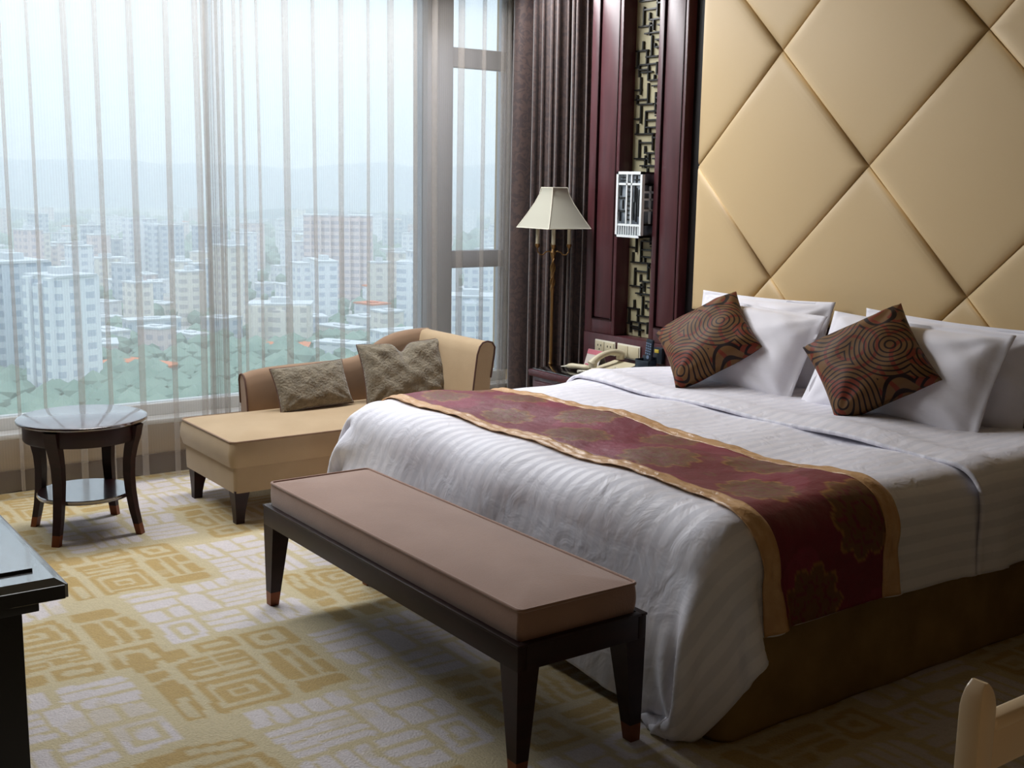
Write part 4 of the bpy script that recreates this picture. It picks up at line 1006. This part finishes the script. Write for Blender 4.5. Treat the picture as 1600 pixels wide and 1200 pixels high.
def tower(px, py, w, d, h, fm, label, group=None, rot=None, cat='building', roof='roofgrey', steps=0):
    x, y = ong(px, py); z = GZ; PL.append((x, y, .5*math.hypot(w, d)))
    t = thing('tower_block' if h > 25 else 'city_building', label, cat, (x, y, z), group)
    t.rotation_euler = (0, 0, rd(rot if rot is not None else random.choice((0, 12, -15, 30, 75, 90))))
    me = bodies.get((w, d, h, fm))
    def loc(vf): return [(a+x, b+y, c+z) for a, b, c in vf[0]], vf[1]
    parts = [box(-w/2, w/2, -d/2, d/2, 0, h)]
    if steps:
        for k in range(steps): 
            q = -w/2+(k+.5)*w/steps; parts.append(box(q-w/steps*.32, q+w/steps*.32, -d/2-3, d/2+3, 0, h-3*(k % 2)))
    obj('facade', loc(join(*parts)), FM[fm], t, smooth=0)
    obj('roof', loc(join(box(-w/2-.6, w/2+.6, -d/2-.6, d/2+.6, h, h+1.2), box(-w*.15, w*.15, -d*.2, d*.2, h+1.2, h+4.5 if h > 25 else h+2))), M[roof], t, smooth=0)
    return t
bodies = {}
tower(104, 622, 26, 22, 62, 0, 'white high-rise tower seen through the sheer curtain above the side table', rot=20, steps=3)
tower(28, 600, 34, 24, 66, 2, 'grey-white high-rise at far left edge of the city view', rot=10, steps=3)
tower(530, 468, 62, 24, 78, 1, 'wide pinkish apartment block standing highest in the middle of the city view', rot=58, steps=7)
tower(440, 545, 40, 22, 30, 3, 'cream apartment block below the wide pinkish block', rot=60, steps=3)
tower(655, 520, 30, 24, 52, 0, 'pale high-rise beside the thick window mullion', rot=50, steps=2)
tower(735, 560, 34, 26, 40, 0, 'white high-rise seen through the narrow window right of the mullion', rot=55, steps=3)
tower(222, 440, 30, 20, 66, 0, 'pair of white high-rises left of the bunched sheers', rot=40, steps=2)
tower(262, 446, 30, 20, 62, 2, 'grey high-rise just left of the bunched sheers', rot=40, steps=2)
tower(215, 592, 44, 26, 8, 3, 'low building with orange roof in the park below the window', rot=25, roof='roofred')
tower(180, 624, 60, 12, 6, 0, 'long low building with orange roof nearest the window sill', rot=-35, roof='roofred')
tower(420, 560, 50, 34, 8, 3, 'orange-roofed hall behind the low end of the chaise longue', rot=60, roof='roofred')
placed = list(PL); LB = {}; LT = []
k = 0
while k < 460:
    k += 1
    px = random.uniform(-60, 800); u = random.random()
    py = 350+ (u**.9)*225
    dist = (CAMH-GZ)/math.tan(math.atan((py-283)/FP))
    tall = random.random() < .4
    w = random.uniform(16, 36); d = random.uniform(11, 20); h = random.uniform(32, 62) if tall else random.uniform(9, 24)
    if py > 520: h = random.uniform(8, 22)
    fm = random.choice((0, 0, 1, 2, 3))
    bx_, by_ = ong(px, py)
    if any(math.hypot(bx_-q[0], by_-q[1]) < .5*math.hypot(w, d)+q[2]+2 for q in placed): continue
    placed.append((bx_, by_, .5*math.hypot(w, d)))
    band = 'far' if py < 400 else ('middle-distance' if py < 480 else 'nearer'); colr = ('white', 'pinkish', 'grey', 'cream')[fm]
    side = 'left of the bunched sheers' if px < 320 else ('right of the bunched sheers' if px < 680 else 'in the narrow window by the drape')
    lab_ = '%s %s %s %s' % (band, colr, 'high-rise' if h > 25 else 'low building', side)
    grp_ = lab_.replace('high-rise', 'high-rises').replace('building', 'buildings')
    LB.setdefault(lab_, []).append(px); LO = tower(px, py, w, d, h, fm, lab_, grp_, roof='roofred' if (random.random() < .12 and h < 25) else 'roofgrey')
    LT.append((lab_, px, LO))
ORD = 'first second third fourth fifth sixth seventh eighth ninth tenth eleventh twelfth thirteenth fourteenth fifteenth sixteenth seventeenth eighteenth nineteenth twentieth'.split()
for lab_ in LB:
    q = sorted([t for t in LT if t[0] == lab_], key=lambda t: t[1])
    for i_, (_, _, o_) in enumerate(q):
        if len(q) > 1: o_['label'] = ORD[min(i_, 19)]+' from the left, '+lab_.replace(' of the bunched', ' of bunched')
        elif 'group' in o_: del o_['group']
def trees():
    V = []; F = []
    bm = bmesh.new(); bmesh.ops.create_icosphere(bm, subdivisions=1, radius=1); bv = [tuple(v.co) for v in bm.verts]; bm.verts.index_update(); bf = [[v.index for v in f.verts] for f in bm.faces]; bm.free()
    for k in range(5200):
        if k < 2600: px = random.uniform(-120, 840); py = random.choice((random.uniform(540, 700), random.uniform(400, 700), random.uniform(335, 420)))
        else: px = random.uniform(-900, 900); py = random.uniform(380, 1100); px = px if (px < -100 or py > 690) else -px-120
        x, y = ong(px, py); s = random.uniform(4, 9)*(1.8 if py < 420 else 1); n = len(V)
        V += [(x+a*s*random.uniform(.8, 1.2), y+b*s, GZ+s*.8+c*s*.9) for a, b, c in bv]; F += [[i+n for i in f] for f in bf]
    o = obj('tree_canopy', (V, F), principled('tree_green', L('#6c877a'), .9, col2=L('#82998a'), cscale=.05), None, smooth=0, kind='stuff')
    tag(o, 'green tree canopy of the parks spread between the city buildings', 'trees')
trees()
rb = random.Random(4); parts = []
for k in range(150):
    x, y = ong(rb.uniform(-900, -80), rb.uniform(350, 600)); w, d, h = rb.uniform(8, 18), rb.uniform(6, 11), rb.choice((rb.uniform(8, 20), rb.uniform(25, 60)))
    parts.append(box(x-w, x+w, y-d, y+d, GZ, GZ+h))
tag(obj('outlying_buildings', join(*parts), FM[0], None, smooth=0, kind='stuff'), 'hazy buildings of the city beyond the left edge of the view', 'buildings')
def ridge(name, dist, hmin, hmax, label, seed, col):
    r = np.random.RandomState(seed); n = 90; V = []; az = np.radians(np.linspace(128, 184, n))
    h = np.zeros(n)
    for k in range(1, 9): h += r.randn()*np.sin(np.linspace(0, 1, n)*k*6.28*1.1+r.rand()*6.28)/k
    h = (h-h.min())/(h.max()-h.min()); h = hmin+(hmax-hmin)*h
    for j, (q, rr) in enumerate(((0, 0), (.35, .10), (.75, .22), (1.0, .34), (.7, .5), (0, .8))):
        for i in range(n):
            d = dist*(1+rr*.5); jit = 1+.02*math.sin(i*1.3+j*2)
            V.append((d*math.cos(az[i]), d*math.sin(az[i]), GZ+(h[i]-GZ)*q*jit if q else GZ))
    F = [[j*n+i, j*n+i+1, (j+1)*n+i+1, (j+1)*n+i] for j in range(5) for i in range(n-1)]
    o = obj(name, (V, F), principled(name+'_haze_blue', col, .95, col2=tuple(c*.8 for c in col[:3])+(1,), cscale=.002), None, smooth=180)  # ridge colour has the blue of distant haze painted in
    o['kind'] = 'structure'; o['label'] = label
ridge('near_hills', 2500, -104, -60, 'low wooded hills beyond the city', 5, L('#4f6d78'))
ridge('far_mountains', 4300, 38, 82, 'pale mountain ridge on the horizon', 9, L('#50708a'))
# haze bank: a real scattering volume lying over the city
def haze():
    m, n, out = newmat('haze_volume')
    v = n.nodes.new('ShaderNodeVolumeScatter'); v.inputs['Density'].default_value = HAZE; v.inputs['Color'].default_value = (.96, .98, 1.0, 1); v.inputs['Anisotropy'].default_value = .0
    n.links.new(v.outputs[0], out.inputs['Volume'])
    o = obj('haze', box(-28000, -260, -9000, 22000, GZ-20, 600), m, None, smooth=0); o['kind'] = 'stuff'
    tag(o, 'pale blue haze lying over the city and mountains', 'haze')
HAZE = .00048
haze()
